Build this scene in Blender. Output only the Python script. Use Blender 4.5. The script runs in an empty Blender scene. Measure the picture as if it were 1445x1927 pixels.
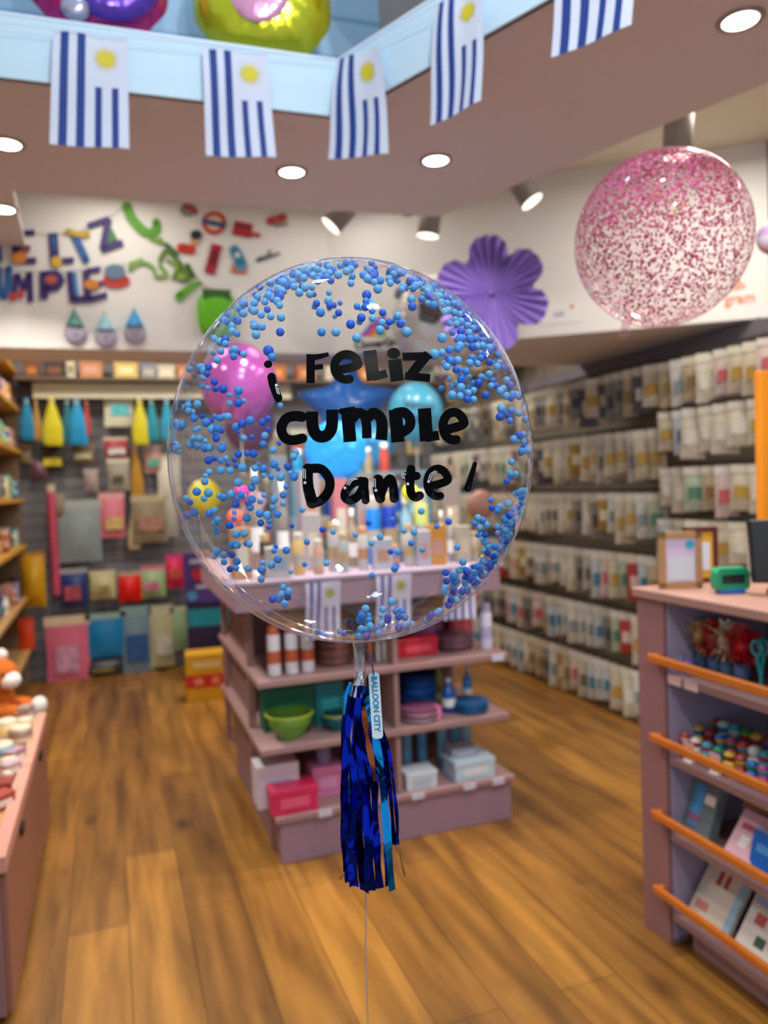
import bpy, bmesh, math, random
from math import sin, cos, pi, radians as R, sqrt, atan2
from mathutils import Vector as V, Matrix
random.seed(7)
rnd = random.uniform
# ------------------------------------------------------------------ camera
SC = bpy.context.scene
COL = SC.collection
YAW, PITCH, ROLL, F, H = R(19.7), R(2.08), R(-2.08), 1447.0, 1.45
CAM = V((0, 0, H))
def axes():
    f = V((sin(YAW), cos(YAW), 0)); r = V((cos(YAW), -sin(YAW), 0)); d = V((0, 0, -1))
    f2 = cos(PITCH)*f + sin(PITCH)*d; d2 = cos(PITCH)*d - sin(PITCH)*f
    return cos(ROLL)*r - sin(ROLL)*d2, sin(ROLL)*r + cos(ROLL)*d2, f2
RT, DN, FW = axes()
cd = bpy.data.cameras.new('camera'); cam = bpy.data.objects.new('camera', cd); COL.objects.link(cam)
cd.sensor_fit = 'VERTICAL'; cd.sensor_height = 36; cd.lens = 36*F/1927
cam.matrix_world = Matrix(((RT.x, -DN.x, -FW.x, 0), (RT.y, -DN.y, -FW.y, 0), (RT.z, -DN.z, -FW.z, H), (0, 0, 0, 1)))
cd.clip_start = .05
cd.dof.use_dof = True; cd.dof.focus_distance = .90; cd.dof.aperture_fstop = 3.3
SC.camera = cam
# ------------------------------------------------------------------ world, lights, exposure
SC.view_settings.view_transform = 'Standard'; SC.view_settings.look = 'None'
SC.view_settings.gamma = 1; SC.view_settings.use_curve_mapping = False
SC.view_settings.exposure = 0.1
w = bpy.data.worlds.new('World'); SC.world = w; w.use_nodes = True
w.node_tree.nodes['Background'].inputs[0].default_value = (.72, .86, 1, 1)
w.node_tree.nodes['Background'].inputs[1].default_value = .6
SC.cycles.max_bounces = 8; SC.cycles.transparent_max_bounces = 24; SC.cycles.diffuse_bounces = 4
SC.cycles.sample_clamp_indirect = 4; SC.cycles.caustics_reflective = False; SC.cycles.caustics_refractive = False
def area(name, loc, size, power, col=(1, .93, .82), target=None, shape='DISK', sy=None, spread=pi):
    l = bpy.data.lights.new(name, 'AREA'); l.energy = power; l.color = col; l.shape = shape; l.size = size; l.spread = spread
    if sy: l.size_y = sy
    o = bpy.data.objects.new(name, l); COL.objects.link(o); o.location = loc
    d = (V(target) - V(loc)) if target else V((0, 0, -1))
    o.rotation_euler = d.to_track_quat('-Z', 'Y').to_euler()
    return o
# the rows of ceiling lamps over the shop floor (above the frame, behind the dropped ring)
for (x, y, e) in ((2.5, 2.5, 15), (2.6, 1.4, 9), (.9, 5.4, 20), (2.2, 5.3, 22), (-.3, 5.5, 16), (1.2, 3.75, 3), (.1, 3.85, 4)):
    area('ceiling_lamp_light', (x, y, 2.98), .5, e)
area('entrance_lamp_light', (.6, .6, 3.6), .14, 22, (.78, .88, 1), (.6, 2.4, 1.6))
area('entrance_lamp_light', (.3, -.6, 3.0), .12, 20, (1, .95, .9), (.8, 3, .8))
area('atrium_lamp_light', (.2, 2.0, 4.3), .3, 7, (.55, .75, 1), (.3, 2.9, 3.0))

# ------------------------------------------------------------------ pixel helpers (photo pixel -> point of a real plane)
def ray(x, y): return (RT*((x-722.5)/F) + DN*((y-963.5)/F) + FW)
def at(x, y, d): return CAM + ray(x, y)*d
def on(x, y, ax, val):
    d = ray(x, y); return CAM + d*((val-CAM[ax])/d[ax])
def onp(x, y, p, q):
    d = ray(x, y); n = V((-(q[1]-p[1]), q[0]-p[0], 0)); t = n.dot(V((p[0], p[1], 0)))/n.dot(d); return CAM + d*t
def proj(p):
    q = V(p)-CAM; z = q.dot(FW); return 722.5+F*q.dot(RT)/z, 963.5+F*q.dot(DN)/z, z
def solve(px, ax, p):        # the coordinate ax of p so that p projects on column px
    a = V(p); b = V(p); a[ax] = 0; b[ax] = 1; k = (px-722.5)/F
    g = lambda q: (q-CAM).dot(RT) - k*(q-CAM).dot(FW)
    ga, gb = g(a), g(b); return ga/(ga-gb)
def mpp(p): return (V(p)-CAM).dot(FW)/F      # metres per pixel at p
# ------------------------------------------------------------------ materials
def lin(h):
    if isinstance(h, str):
        h = h.lstrip('#'); c = [int(h[i:i+2], 16)/255 for i in (0, 2, 4)]
    else: c = h
    return tuple(((x/12.92) if x <= .04045 else ((x+.055)/1.055)**2.4) for x in c) + (1,)
MATS = {}
def mat(h, rough=.55, metal=0., **k):
    key = (h, rough, metal, tuple(sorted(k.items())))
    if key in MATS: return MATS[key]
    m = bpy.data.materials.new('m'); m.use_nodes = True; nt = m.node_tree; b = nt.nodes['Principled BSDF']
    b.inputs['Base Color'].default_value = lin(h); b.inputs['Roughness'].default_value = rough; b.inputs['Metallic'].default_value = metal
    if 'emit' in k:
        b.inputs['Emission Color'].default_value = lin(h); b.inputs['Emission Strength'].default_value = k['emit']
    if 'spec' in k: b.inputs['Specular IOR Level'].default_value = k['spec']
    if 'coat' in k: b.inputs['Coat Weight'].default_value = k['coat']
    if 'alpha' in k: b.inputs['Alpha'].default_value = k['alpha']
    if 'trans' in k: b.inputs['Transmission Weight'].default_value = k['trans']
    v = k.get('var', 0); bump = k.get('bump', 0)
    if v or bump:
        tc = nt.nodes.new('ShaderNodeTexCoord'); n = nt.nodes.new('ShaderNodeTexNoise'); n.inputs['Scale'].default_value = k.get('scale', 40)
        nt.links.new(tc.outputs['Object'], n.inputs['Vector'])
        if v:
            mx = nt.nodes.new('ShaderNodeMix'); mx.data_type = 'RGBA'
            c = lin(h); mx.inputs[6].default_value = tuple(x*(1-v) for x in c[:3])+(1,); mx.inputs[7].default_value = tuple(min(1, x*(1+v)) for x in c[:3])+(1,)
            nt.links.new(n.outputs[0], mx.inputs[0]); nt.links.new(mx.outputs[2], b.inputs['Base Color'])
        if bump:
            bp = nt.nodes.new('ShaderNodeBump'); bp.inputs['Strength'].default_value = bump; bp.inputs['Distance'].default_value = .01
            nt.links.new(n.outputs[0], bp.inputs['Height']); nt.links.new(bp.outputs[0], b.inputs['Normal'])
    MATS[key] = m; return m
def film(col=(.985, .985, .99), base=.02, bump=.15, scale=18, edge=.75, power=3.5, gl=(1, 1, 1)):
    m = bpy.data.materials.new('clear_film'); m.use_nodes = True; nt = m.node_tree; nt.nodes.clear(); N = nt.nodes.new; L = nt.links.new
    o = N('ShaderNodeOutputMaterial'); mix = N('ShaderNodeMixShader'); t = N('ShaderNodeBsdfTransparent'); g = N('ShaderNodeBsdfGlossy')
    t.inputs[0].default_value = (*col, 1); g.inputs[0].default_value = (*gl, 1); g.inputs['Roughness'].default_value = .03
    lw = N('ShaderNodeLayerWeight'); lw.inputs[0].default_value = .5
    p = N('ShaderNodeMath'); p.operation = 'POWER'; p.inputs[1].default_value = power; L(lw.outputs['Facing'], p.inputs[0])
    a = N('ShaderNodeMath'); a.operation = 'MULTIPLY_ADD'; a.inputs[1].default_value = edge; a.inputs[2].default_value = base; L(p.outputs[0], a.inputs[0])
    L(a.outputs[0], mix.inputs[0]); L(t.outputs[0], mix.inputs[1]); L(g.outputs[0], mix.inputs[2]); L(mix.outputs[0], o.inputs[0])
    tc = N('ShaderNodeTexCoord'); n = N('ShaderNodeTexNoise'); n.inputs['Scale'].default_value = scale; n.inputs['Detail'].default_value = 3
    mp = N('ShaderNodeMapping'); mp.inputs['Scale'].default_value = (1, 1, .35)
    bp = N('ShaderNodeBump'); bp.inputs['Strength'].default_value = bump; bp.inputs['Distance'].default_value = .01
    L(tc.outputs['Object'], mp.inputs[0]); L(mp.outputs[0], n.inputs['Vector']); L(n.outputs[0], bp.inputs['Height']); L(bp.outputs[0], g.inputs['Normal'])
    return m
def wood_floor():
    m = bpy.data.materials.new('oak_planks'); m.use_nodes = True; nt = m.node_tree; N = nt.nodes.new; L = nt.links.new; b = nt.nodes['Principled BSDF']
    tc = N('ShaderNodeTexCoord'); mp = N('ShaderNodeMapping'); mp.inputs['Rotation'].default_value = (0, 0, R(90)); L(tc.outputs['Object'], mp.inputs[0])
    br = N('ShaderNodeTexBrick'); L(mp.outputs[0], br.inputs['Vector'])
    br.inputs['Scale'].default_value = 1; br.inputs['Brick Width'].default_value = 1.35; br.inputs['Row Height'].default_value = .19
    br.inputs['Mortar Size'].default_value = .0018; br.inputs['Color1'].default_value = lin('#a5722f'); br.inputs['Color2'].default_value = lin('#815625')
    br.inputs['Mortar'].default_value = lin('#5b3a17'); br.offset = .37
    n = N('ShaderNodeTexNoise'); mp2 = N('ShaderNodeMapping'); mp2.inputs['Scale'].default_value = (9, .9, 1); L(tc.outputs['Object'], mp2.inputs[0]); L(mp2.outputs[0], n.inputs['Vector'])
    n.inputs['Scale'].default_value = 1.6; n.inputs['Detail'].default_value = 6; n.inputs['Distortion'].default_value = .35
    cr = N('ShaderNodeValToRGB'); cr.color_ramp.elements[0].position = .3; cr.color_ramp.elements[0].color = (.46, .42, .37, 1); cr.color_ramp.elements[1].position = .68; cr.color_ramp.elements[1].color = (1.2, 1.2, 1.15, 1)
    L(n.outputs[0], cr.inputs[0])
    mx = N('ShaderNodeMix'); mx.data_type = 'RGBA'; mx.blend_type = 'MULTIPLY'; mx.inputs[0].default_value = 1; L(br.outputs[0], mx.inputs[6]); L(cr.outputs[0], mx.inputs[7])
    vo = N('ShaderNodeTexVoronoi'); vo.inputs['Scale'].default_value = 3.1; mp3 = N('ShaderNodeMapping'); mp3.inputs['Scale'].default_value = (1, .55, 1)
    L(tc.outputs['Object'], mp3.inputs[0]); L(mp3.outputs[0], vo.inputs['Vector'])
    kr = N('ShaderNodeValToRGB'); kr.color_ramp.elements[0].position = .02; kr.color_ramp.elements[0].color = (.25, .2, .16, 1); kr.color_ramp.elements[1].position = .16; kr.color_ramp.elements[1].color = (1, 1, 1, 1)
    L(vo.outputs[0], kr.inputs[0])
    m2 = N('ShaderNodeMix'); m2.data_type = 'RGBA'; m2.blend_type = 'MULTIPLY'; m2.inputs[0].default_value = 1; L(mx.outputs[2], m2.inputs[6]); L(kr.outputs[0], m2.inputs[7])
    L(m2.outputs[2], b.inputs['Base Color']); b.inputs['Roughness'].default_value = .38
    return m
def slat_mat(c1, c2, step):
    m = bpy.data.materials.new('slatwall'); m.use_nodes = True; nt = m.node_tree; N = nt.nodes.new; L = nt.links.new; b = nt.nodes['Principled BSDF']
    tc = N('ShaderNodeTexCoord'); s = N('ShaderNodeSeparateXYZ'); L(tc.outputs['Object'], s.inputs[0])
    d = N('ShaderNodeMath'); d.operation = 'DIVIDE'; d.inputs[1].default_value = step; L(s.outputs[2], d.inputs[0])
    f = N('ShaderNodeMath'); f.operation = 'FRACT'; L(d.outputs[0], f.inputs[0]); g = N('ShaderNodeMath'); g.operation = 'LESS_THAN'; g.inputs[1].default_value = .12; L(f.outputs[0], g.inputs[0])
    mx = N('ShaderNodeMix'); mx.data_type = 'RGBA'; mx.inputs[6].default_value = lin(c1); mx.inputs[7].default_value = lin(c2); L(g.outputs[0], mx.inputs[0]); L(mx.outputs[2], b.inputs['Base Color'])
    return m
# ------------------------------------------------------------------ mesh builder
class MB:
    def __init__(s): s.v = []; s.f = []; s.m = []; s.s = []
    def add(s, vs, fs, mi=0, smooth=False):
        b = len(s.v); s.v += [tuple(x) for x in vs]
        for f in fs: s.f.append([b+i for i in f]); s.m.append(mi); s.s.append(smooth)
        return s
    def box(s, c, d, mi=0, rz=0, top=None, bev=0.):
        x, y, z = d[0]/2, d[1]/2, d[2]/2; k = top if top else 1
        if bev > 0 and min(x, y, z) > bev:
            b = bev; pr = [(x-b, y), (x, y-b), (x, -y+b), (x-b, -y), (-x+b, -y), (-x, -y+b), (-x, y-b), (-x+b, y)][::-1]
            sc = lambda q, t: ((x-t)/x*q[0], (y-t)/y*q[1])
            ringz = [(-z, b*.7), (-z+b, 0), (z-b, 0), (z, b*.7)]; vs = []; fs = []
            for zz, t in ringz:
                for q in pr:
                    a, e = sc(q, t); kk = 1+(k-1)*(zz+z)/(2*z); vs.append((a*kk, e*kk, zz))
            for r_ in range(3):
                for i in range(8): j = (i+1) % 8; fs.append((r_*8+i, r_*8+j, r_*8+8+j, r_*8+8+i))
            fs.append(tuple(range(7, -1, -1))); fs.append(tuple(range(24, 32)))
        else:
            vs = [(-x, -y, -z), (x, -y, -z), (x, y, -z), (-x, y, -z), (-x*k, -y*k, z), (x*k, -y*k, z), (x*k, y*k, z), (-x*k, y*k, z)]
            fs = [(3, 2, 1, 0), (4, 5, 6, 7), (0, 1, 5, 4), (1, 2, 6, 5), (2, 3, 7, 6), (3, 0, 4, 7)]
        ca, sa = cos(rz), sin(rz)
        return s.add([(c[0]+a*ca-b_*sa, c[1]+a*sa+b_*ca, c[2]+e) for a, b_, e in vs], fs, mi)
    def b2(s, lo, hi, mi=0, bev=0.): return s.box([(a+b)/2 for a, b in zip(lo, hi)], [abs(b-a) for a, b in zip(lo, hi)], mi, bev=bev)
    def prism(s, poly, z0, z1, mi=0):
        n = len(poly); vs = [(x, y, z0) for x, y in poly]+[(x, y, z1) for x, y in poly]
        fs = [tuple(range(n))[::-1], tuple(range(n, 2*n))]+[(i, (i+1) % n, n+(i+1) % n, n+i) for i in range(n)]
        return s.add(vs, fs, mi)
    def lathe(s, prof, c=(0, 0, 0), n=16, mi=0, mis=None, axis='Z', smooth=True):
        vs = []; 
        for r_, z in prof:
            for i in range(n):
                a = 2*pi*i/n; p = (r_*cos(a), r_*sin(a), z)
                if axis == 'Y': p = (p[0], -p[2], p[1])
                if axis == 'X': p = (p[2], p[0], p[1])
                vs.append((c[0]+p[0], c[1]+p[1], c[2]+p[2]))
        for k in range(len(prof)-1):
            fs = [(k*n+i, k*n+(i+1) % n, (k+1)*n+(i+1) % n, (k+1)*n+i) for i in range(n)]
            if k == 0: b = len(s.v); s.add(vs, [], mi)
            for f in fs: s.f.append([b+i for i in f]); s.m.append(mis[k] if mis else mi); s.s.append(smooth)
        return s
    def tube(s, pts, r_, n=8, mi=0):
        pts = [V(p) for p in pts]; vs = []; fs = []
        for i, p in enumerate(pts):
            t = (pts[min(i+1, len(pts)-1)]-pts[max(i-1, 0)]).normalized(); a = t.cross(V((.3, .5, .81))).normalized(); b = t.cross(a)
            rr = r_[i] if isinstance(r_, (list, tuple)) else r_
            vs += [p+(a*cos(2*pi*k/n)+b*sin(2*pi*k/n))*rr for k in range(n)]
        for i in range(len(pts)-1): fs += [(i*n+k, i*n+(k+1) % n, (i+1)*n+(k+1) % n, (i+1)*n+k) for k in range(n)]
        s.add(vs, fs, mi, True); s.add(vs[:n], [tuple(range(n))[::-1]], mi); s.add(vs[-n:], [tuple(range(n))], mi); return s
    def ball(s, c, r_, nu=12, nv=8, mi=0):
        rx, ry, rz = (r_, r_, r_) if not isinstance(r_, (tuple, list)) else r_; vs = []; fs = []
        for j in range(nv+1):
            t = pi*j/nv
            for i in range(nu): a = 2*pi*i/nu; vs.append((c[0]+rx*sin(t)*cos(a), c[1]+ry*sin(t)*sin(a), c[2]+rz*cos(t)))
        for j in range(nv):
            for i in range(nu): fs.append((j*nu+i, (j+1)*nu+i, (j+1)*nu+(i+1) % nu, j*nu+(i+1) % nu))
        return s.add(vs, fs, mi, True)
    def build(s, name, mats, parent=None, loc=None, rz=0):
        me = bpy.data.meshes.new(name); me.from_pydata(s.v, [], s.f); me.update()
        if not isinstance(mats, (list, tuple)): mats = [mats]
        for m in mats: me.materials.append(m)
        me.polygons.foreach_set('material_index', s.m); me.polygons.foreach_set('use_smooth', s.s)
        me.validate()
        o = bpy.data.objects.new(name, me); COL.objects.link(o)
        if parent: o.parent = parent
        if loc is not None: o.location = loc
        if rz: o.rotation_euler = (0, 0, rz)
        return o
def tag(o, label, cat, group=None, kind=None):
    o['label'] = label; o['category'] = cat
    if group: o['group'] = group
    if kind: o['kind'] = kind
    return o
def thing(name, label, cat, loc=(0, 0, 0), rz=0, group=None):
    o = bpy.data.objects.new(name, None); COL.objects.link(o); o.location = loc; o.rotation_euler = (0, 0, rz); o.empty_display_size = .05
    return tag(o, label, cat, group)
def struct(o): o['kind'] = 'structure'; return o
def dup(root, loc, rz=None):
    r = root.copy(); COL.objects.link(r); r.location = loc
    if rz is not None: r.rotation_euler = (0, 0, rz)
    for ch in list(root.children):
        c = ch.copy(); COL.objects.link(c); c.parent = r
        for g in ch.children:
            d = g.copy(); COL.objects.link(d); d.parent = c
    return r
def smooth_path(p, k=6):
    p = [V((a[0], a[1], 0)) for a in p]
    if len(p) < 3: return [p[0].lerp(p[-1], i/k) for i in range(k+1)]
    q = [p[0]*2-p[1]]+p+[p[-1]*2-p[-2]]; out = []
    for i in range(1, len(q)-2):
        for j in range(k):
            t = j/k; out.append(.5*((2*q[i])+(q[i+1]-q[i-1])*t+(2*q[i-1]-5*q[i]+4*q[i+1]-q[i+2])*t*t+(3*q[i]-q[i-1]-3*q[i+1]+q[i+2])*t**3))
    return out+[p[-1]]
def stroke2d(pts, w_, cap='r', sm=True):
    """2-D polygons (lists of points) that cover a stroke"""
    p = smooth_path(pts) if sm and len(pts) > 2 else smooth_path([pts[0], pts[1]]) if len(pts) == 2 else None
    if p is None:
        p = []
        for a, b in zip(pts, pts[1:]): p += smooth_path([a, b], 4)
    n = len(p); polys = []; L = []; Rr = []
    for i, q in enumerate(p):
        t = (p[min(i+1, n-1)]-p[max(i-1, 0)]); t = t.normalized() if t.length > 1e-9 else V((1, 0, 0)); nn = V((-t.y, t.x, 0))
        ww = (w_[0]+(w_[1]-w_[0])*i/(n-1) if isinstance(w_, (tuple, list)) else w_)/2
        L.append(q+nn*ww); Rr.append(q-nn*ww)
    for i in range(n-1): polys.append([L[i], L[i+1], Rr[i+1], Rr[i]])
    if cap == 'r':
        for q, l in ((p[0], L[0]), (p[-1], L[-1])):
            r_ = (l-q).length; polys.append([q+V((cos(2*pi*k/14), sin(2*pi*k/14), 0))*r_ for k in range(14)])
    return polys
def disc2d(c, rx, ry=None, n=18): ry = ry or rx; return [[V((c[0]+rx*cos(2*pi*k/n), c[1]+ry*sin(2*pi*k/n), 0)) for k in range(n)]]
# ------------------------------------------------------------------ the room
CEIL = mat('#e6dcc8', .8); SOF = mat('#ded6d4', .75); FASC = mat('#c8dfea', .6)
PINK = mat('#a3807f', .6, var=.05, scale=4); PINKD = mat('#94696a', .6); LILAC = mat('#a398b2', .6); ORANGE = mat('#cf7220', .45, var=.15, scale=15)
MUST = mat('#d09a2c', .5, var=.12, scale=12); DARK = mat('#2a2426', .6); WHITE = mat('#f1f0ec', .5); BLACK = mat('#0c0c0e', .4)
struct(MB().b2((-1.6, -1.5, -.1), (3.6, 6.9, 0)).build('floor', wood_floor()))
struct(MB().b2((-1.6, 6.6, 0), (3.6, 6.75, 3.2)).build('wall_back', slat_mat('#7d7b80', '#4a484c', .1)))
struct(MB().b2((3.1, -.2, 0), (3.25, 6.6, 3.2)).build('wall_right', slat_mat('#8f8577', '#5a5148', .1)))
struct(MB().b2((-1.3, 1.2, 0), (-1.15, 6.6, 3.2)).build('wall_left', mat('#8b8178', .7)))
struct(MB().prism([(-1.6, 3.22), (1.25, 3.14), (2.27, .8), (2.6, -.2), (3.6, -.2), (3.6, 6.75), (-1.6, 6.75)], 3.05, 3.2).build('ceiling', CEIL))
# hanging bulkhead: back run and the diagonal run to the right wall
BP, BQ = (1.243, 4.25), (3.1, 2.935)
struct(MB().prism([(-1.15, 4.27), BP, BQ, (3.1, 4.45), (1.5, 4.66), (-1.15, 4.66)], 2.2, 3.05).build('wall_bulkhead', mat('#efedea', .75)))
struct(MB().b2((3.04, 2.95, 2.05), (3.1, 6.6, 2.2)).build('trim_1', mat('#77707a', .6)))
# dropped ring: underside at 2.7, inner fascia
ring_in = [(-.9, 2.58), (.80, 2.535), (1.66, .62)]
ring_out = [(1.66+1.0, .35), (1.525, 3.36), (-.306, 3.50), (-.33, 4.27), (-1.15, 4.27)]
struct(MB().prism([(-1.15, 2.60), (.805, 2.545), (1.67, .63), (2.66, .40)]+[(1.525, 3.36), (-.306, 3.50), (-.33, 4.27), (-1.15, 4.27)], 2.7, 2.74).build('ceiling_ring', SOF))
def strip(mb, pts, t, z0, z1, mi=0):
    for (a, b) in zip(pts, pts[1:]):
        a = V((*a, 0)); b = V((*b, 0)); d = (b-a).normalized(); n = V((-d.y, d.x, 0))*t
        mb.prism([(a.x, a.y), (b.x, b.y), ((b+n).x, (b+n).y), ((a+n).x, (a+n).y)], z0, z1, mi)
m = MB(); strip(m, [(-1.15, 2.59), (.80, 2.535), (1.66, .62)], .02, 2.7, 2.885); struct(m.build('trim_2', FASC))
m = MB(); strip(m, [(-1.15, 2.588), (.799, 2.533), (1.658, .618)], .025, 2.885, 2.893); struct(m.build('trim_3', mat('#dde8f4', .4)))
# display ledge floor over the ring and panelled back wall above it
struct(MB().prism([(-1.15, 2.61), (.81, 2.555), (1.68, .63), (2.3, .63), (1.4, 3.2), (-1.15, 3.3)], 2.745, 2.78).build('trim_4', FASC))
m = MB(); strip(m, [(-1.15, 3.15), (1.16, 3.08)], .04, 2.745, 4.6); struct(m.build('wall_ledge', slat_mat('#a9c8dd', '#7ea6c4', .16)))
m = MB(); strip(m, [(1.16, 3.08), (2.2, .8)], .04, 2.745, 4.6); struct(m.build('wall_ledge_side', mat('#a8948a', .7)))
struct(MB().b2((1.36, 3.36, 2.7), (1.4, 3.40, 3.05)).build('trim_5', SOF))
# downlights in the ring
LENS = mat('#fff4e2', .4, emit=9); RIM = mat('#9d8f8a', .35, .6)
for i, (px, py, lab) in enumerate(((12, 270, 'small recessed ceiling spotlight at the left picture edge, level with the flags'), (5, 393, 'bright recessed spotlight at the left edge above the letter banner'),
        (549, 323, 'recessed ceiling spotlight below the second and third flags'), (820, 301, 'recessed ceiling spotlight right of the corner flag'),
        (1393, 37, 'largest recessed ceiling spotlight, top right corner of the picture'))):
    p = on(px, py, 2, 2.7); r0 = .047
    t = thing('ceiling_spotlight', lab, 'spotlight', (p.x, p.y, 2.7), group='recessed spotlights in the dropped ceiling')
    MB().lathe([(r0, .002), (r0*1.02, -.006), (r0*1.3, -.006), (r0*1.36, -.001), (r0*1.36, .002)], n=28).build('trim_ring', RIM, t)
    MB().lathe([(0, -.0035), (r0, -.0035), (r0, .001)], n=28).build('lamp_lens', LENS, t)
    area('spotlight_light', (p.x, p.y, 2.68), .09, 10, (1, .92, .8), spread=R(120))
# ceiling spot cylinders
def track_spot(px, py, topz, L, lean, lab, col='#8f8781'):
    p = on(px, py, 2, topz); t = thing('ceiling_spot_lamp', lab, 'spot lamp', (p.x, p.y, 3.05), group='cylinder spot lamps under the high ceiling')
    MB().lathe([(0, 0), (.05, 0), (.05, -.02), (.012, -.02)], n=16).build('ceiling_plate', WHITE, t)
    MB().lathe([(.012, 0), (.012, topz-3.05+.0)], n=8).build('stem', mat(col, .5), t)
    c = MB().lathe([(0, 0), (.05, 0), (.055, -.01), (.055, -L), (.048, -L), (.046, -L+.02), (0, -L+.02)], n=20, mis=[0, 0, 0, 1, 1, 1]).build('lamp_body', [mat(col, .5), mat('#fff6e8', .5, emit=1.6)], t, (0, 0, topz-3.05+.02))
    c.rotation_euler = lean
    return t
track_spot(965, 335, 2.9, .17, (R(-18), R(-26), 0), 'grey cylinder spot lamp left of the pink confetti balloon')
track_spot(1278, 215, 2.85, .18, (R(6), R(0), 0), 'grey cylinder spot lamp directly above the pink confetti balloon')
track_spot(812, 395, 2.82, .15, (R(4), R(8), 0), 'grey cylinder spot lamp above the football balloon')
track_spot(655, 396, 2.8, .13, (R(10), R(42), 0), 'tilted cylinder spot lamp left of the wall corner, above the clear balloon')
# ------------------------------------------------------------------ the big clear balloon
BC = at(662, 853, 1.06); BR = .2455; BRZ = .2585
def ell_hit(px, py, c, rx, rz, far=False):
    d = ray(px, py); o = CAM-c; s = V((1/rx, 1/rx, 1/rz)); o2 = V((o.x*s.x, o.y*s.y, o.z*s.z)); d2 = V((d.x*s.x, d.y*s.y, d.z*s.z))
    a = d2.dot(d2); b = o2.dot(d2); cc = o2.dot(o2)-1; D = b*b-a*cc
    if D < 0: return None
    return CAM + d*((-b+(sqrt(D) if far else -sqrt(D)))/a)
bal = thing('clear_balloon', 'large transparent bubble balloon with black lettering and blue beads inside, in the centre', 'balloon', BC)
prof = []
for k in range(49):
    t = pi*k/48; r_ = BR*sin(t)*(1-.02*cos(t)); z = BRZ*cos(t)
    if t > pi*.93: r_ = max(r_, .011)
    prof.append((r_, z))
MB().lathe(prof, n=96).build('balloon_skin', film(), bal)
FILM2 = film(base=.10, bump=.6, scale=50, edge=.8, power=1.6, col=(.93, .93, .95))
MB().lathe([(.013, -BRZ+.006), (.0085, -BRZ-.008), (.0075, -BRZ-.03), (.009, -BRZ-.05), (.0065, -BRZ-.062)], n=16).build('neck', FILM2, bal)
# folds of the film round the lower left edge
m = MB()
for (f0, a0, a1, tilt) in ((.992, 190, 300, .05), (.975, 196, 285, .10), (.995, 215, 330, -.04), (.96, 205, 262, .16)):
    pts = []
    for k in range(40):
        a = R(a0+(a1-a0)*k/39); x = cos(a); z = sin(a); y = -tilt-sqrt(max(0, 1-f0*f0))
        n_ = V((x*f0, 0, z*f0)); p = RT*(n_.x*BR)+V((0, 0, n_.z*BRZ))-FW*(sqrt(max(0, 1-f0*f0))*BR*.999)*(1 if tilt > 0 else -1)
        pts.append(p)
    m.tube(pts, .0007, 5)
m.build('film_fold', film(base=.25, bump=0, edge=.6, power=1, col=(.9, .88, .9)), bal)
# lettering (strokes given on a 2-D layout, laid onto the skin)
VINYL = mat('#050609', .35, spec=.05)
def lay(polys, name, material, lift=.0009):
    m = MB()
    for p in polys:
        vs = []
        for q in p:
            h = ell_hit(480+q.x/3.36, 640+q.y/3.36, BC, BR, BRZ)
            if h is None: break
            n = (h-BC); n = V((n.x/BR**2, n.y/BR**2, n.z/BRZ**2)).normalized(); vs.append(h+n*lift-BC)
        else: m.add(vs, [tuple(range(len(vs)))], 0)
    return m.build(name, material, bal)
def epath(cx, cy, rx, ry, bar=.1, a1=55):
    pts = [(cx-rx*.62, cy+ry*(.12+bar)), (cx+rx*.35, cy+ry*(.12-bar)), (cx+rx*.72, cy-ry*.12)]
    for a in range(20, 316-10, 22):
        t = R(a); pts.append((cx+rx*cos(t)*.78, cy-ry*sin(t)*.78))
    return pts
def S(p, w_, cap='r', sm=True): return stroke2d(p, w_, cap, sm)
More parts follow.
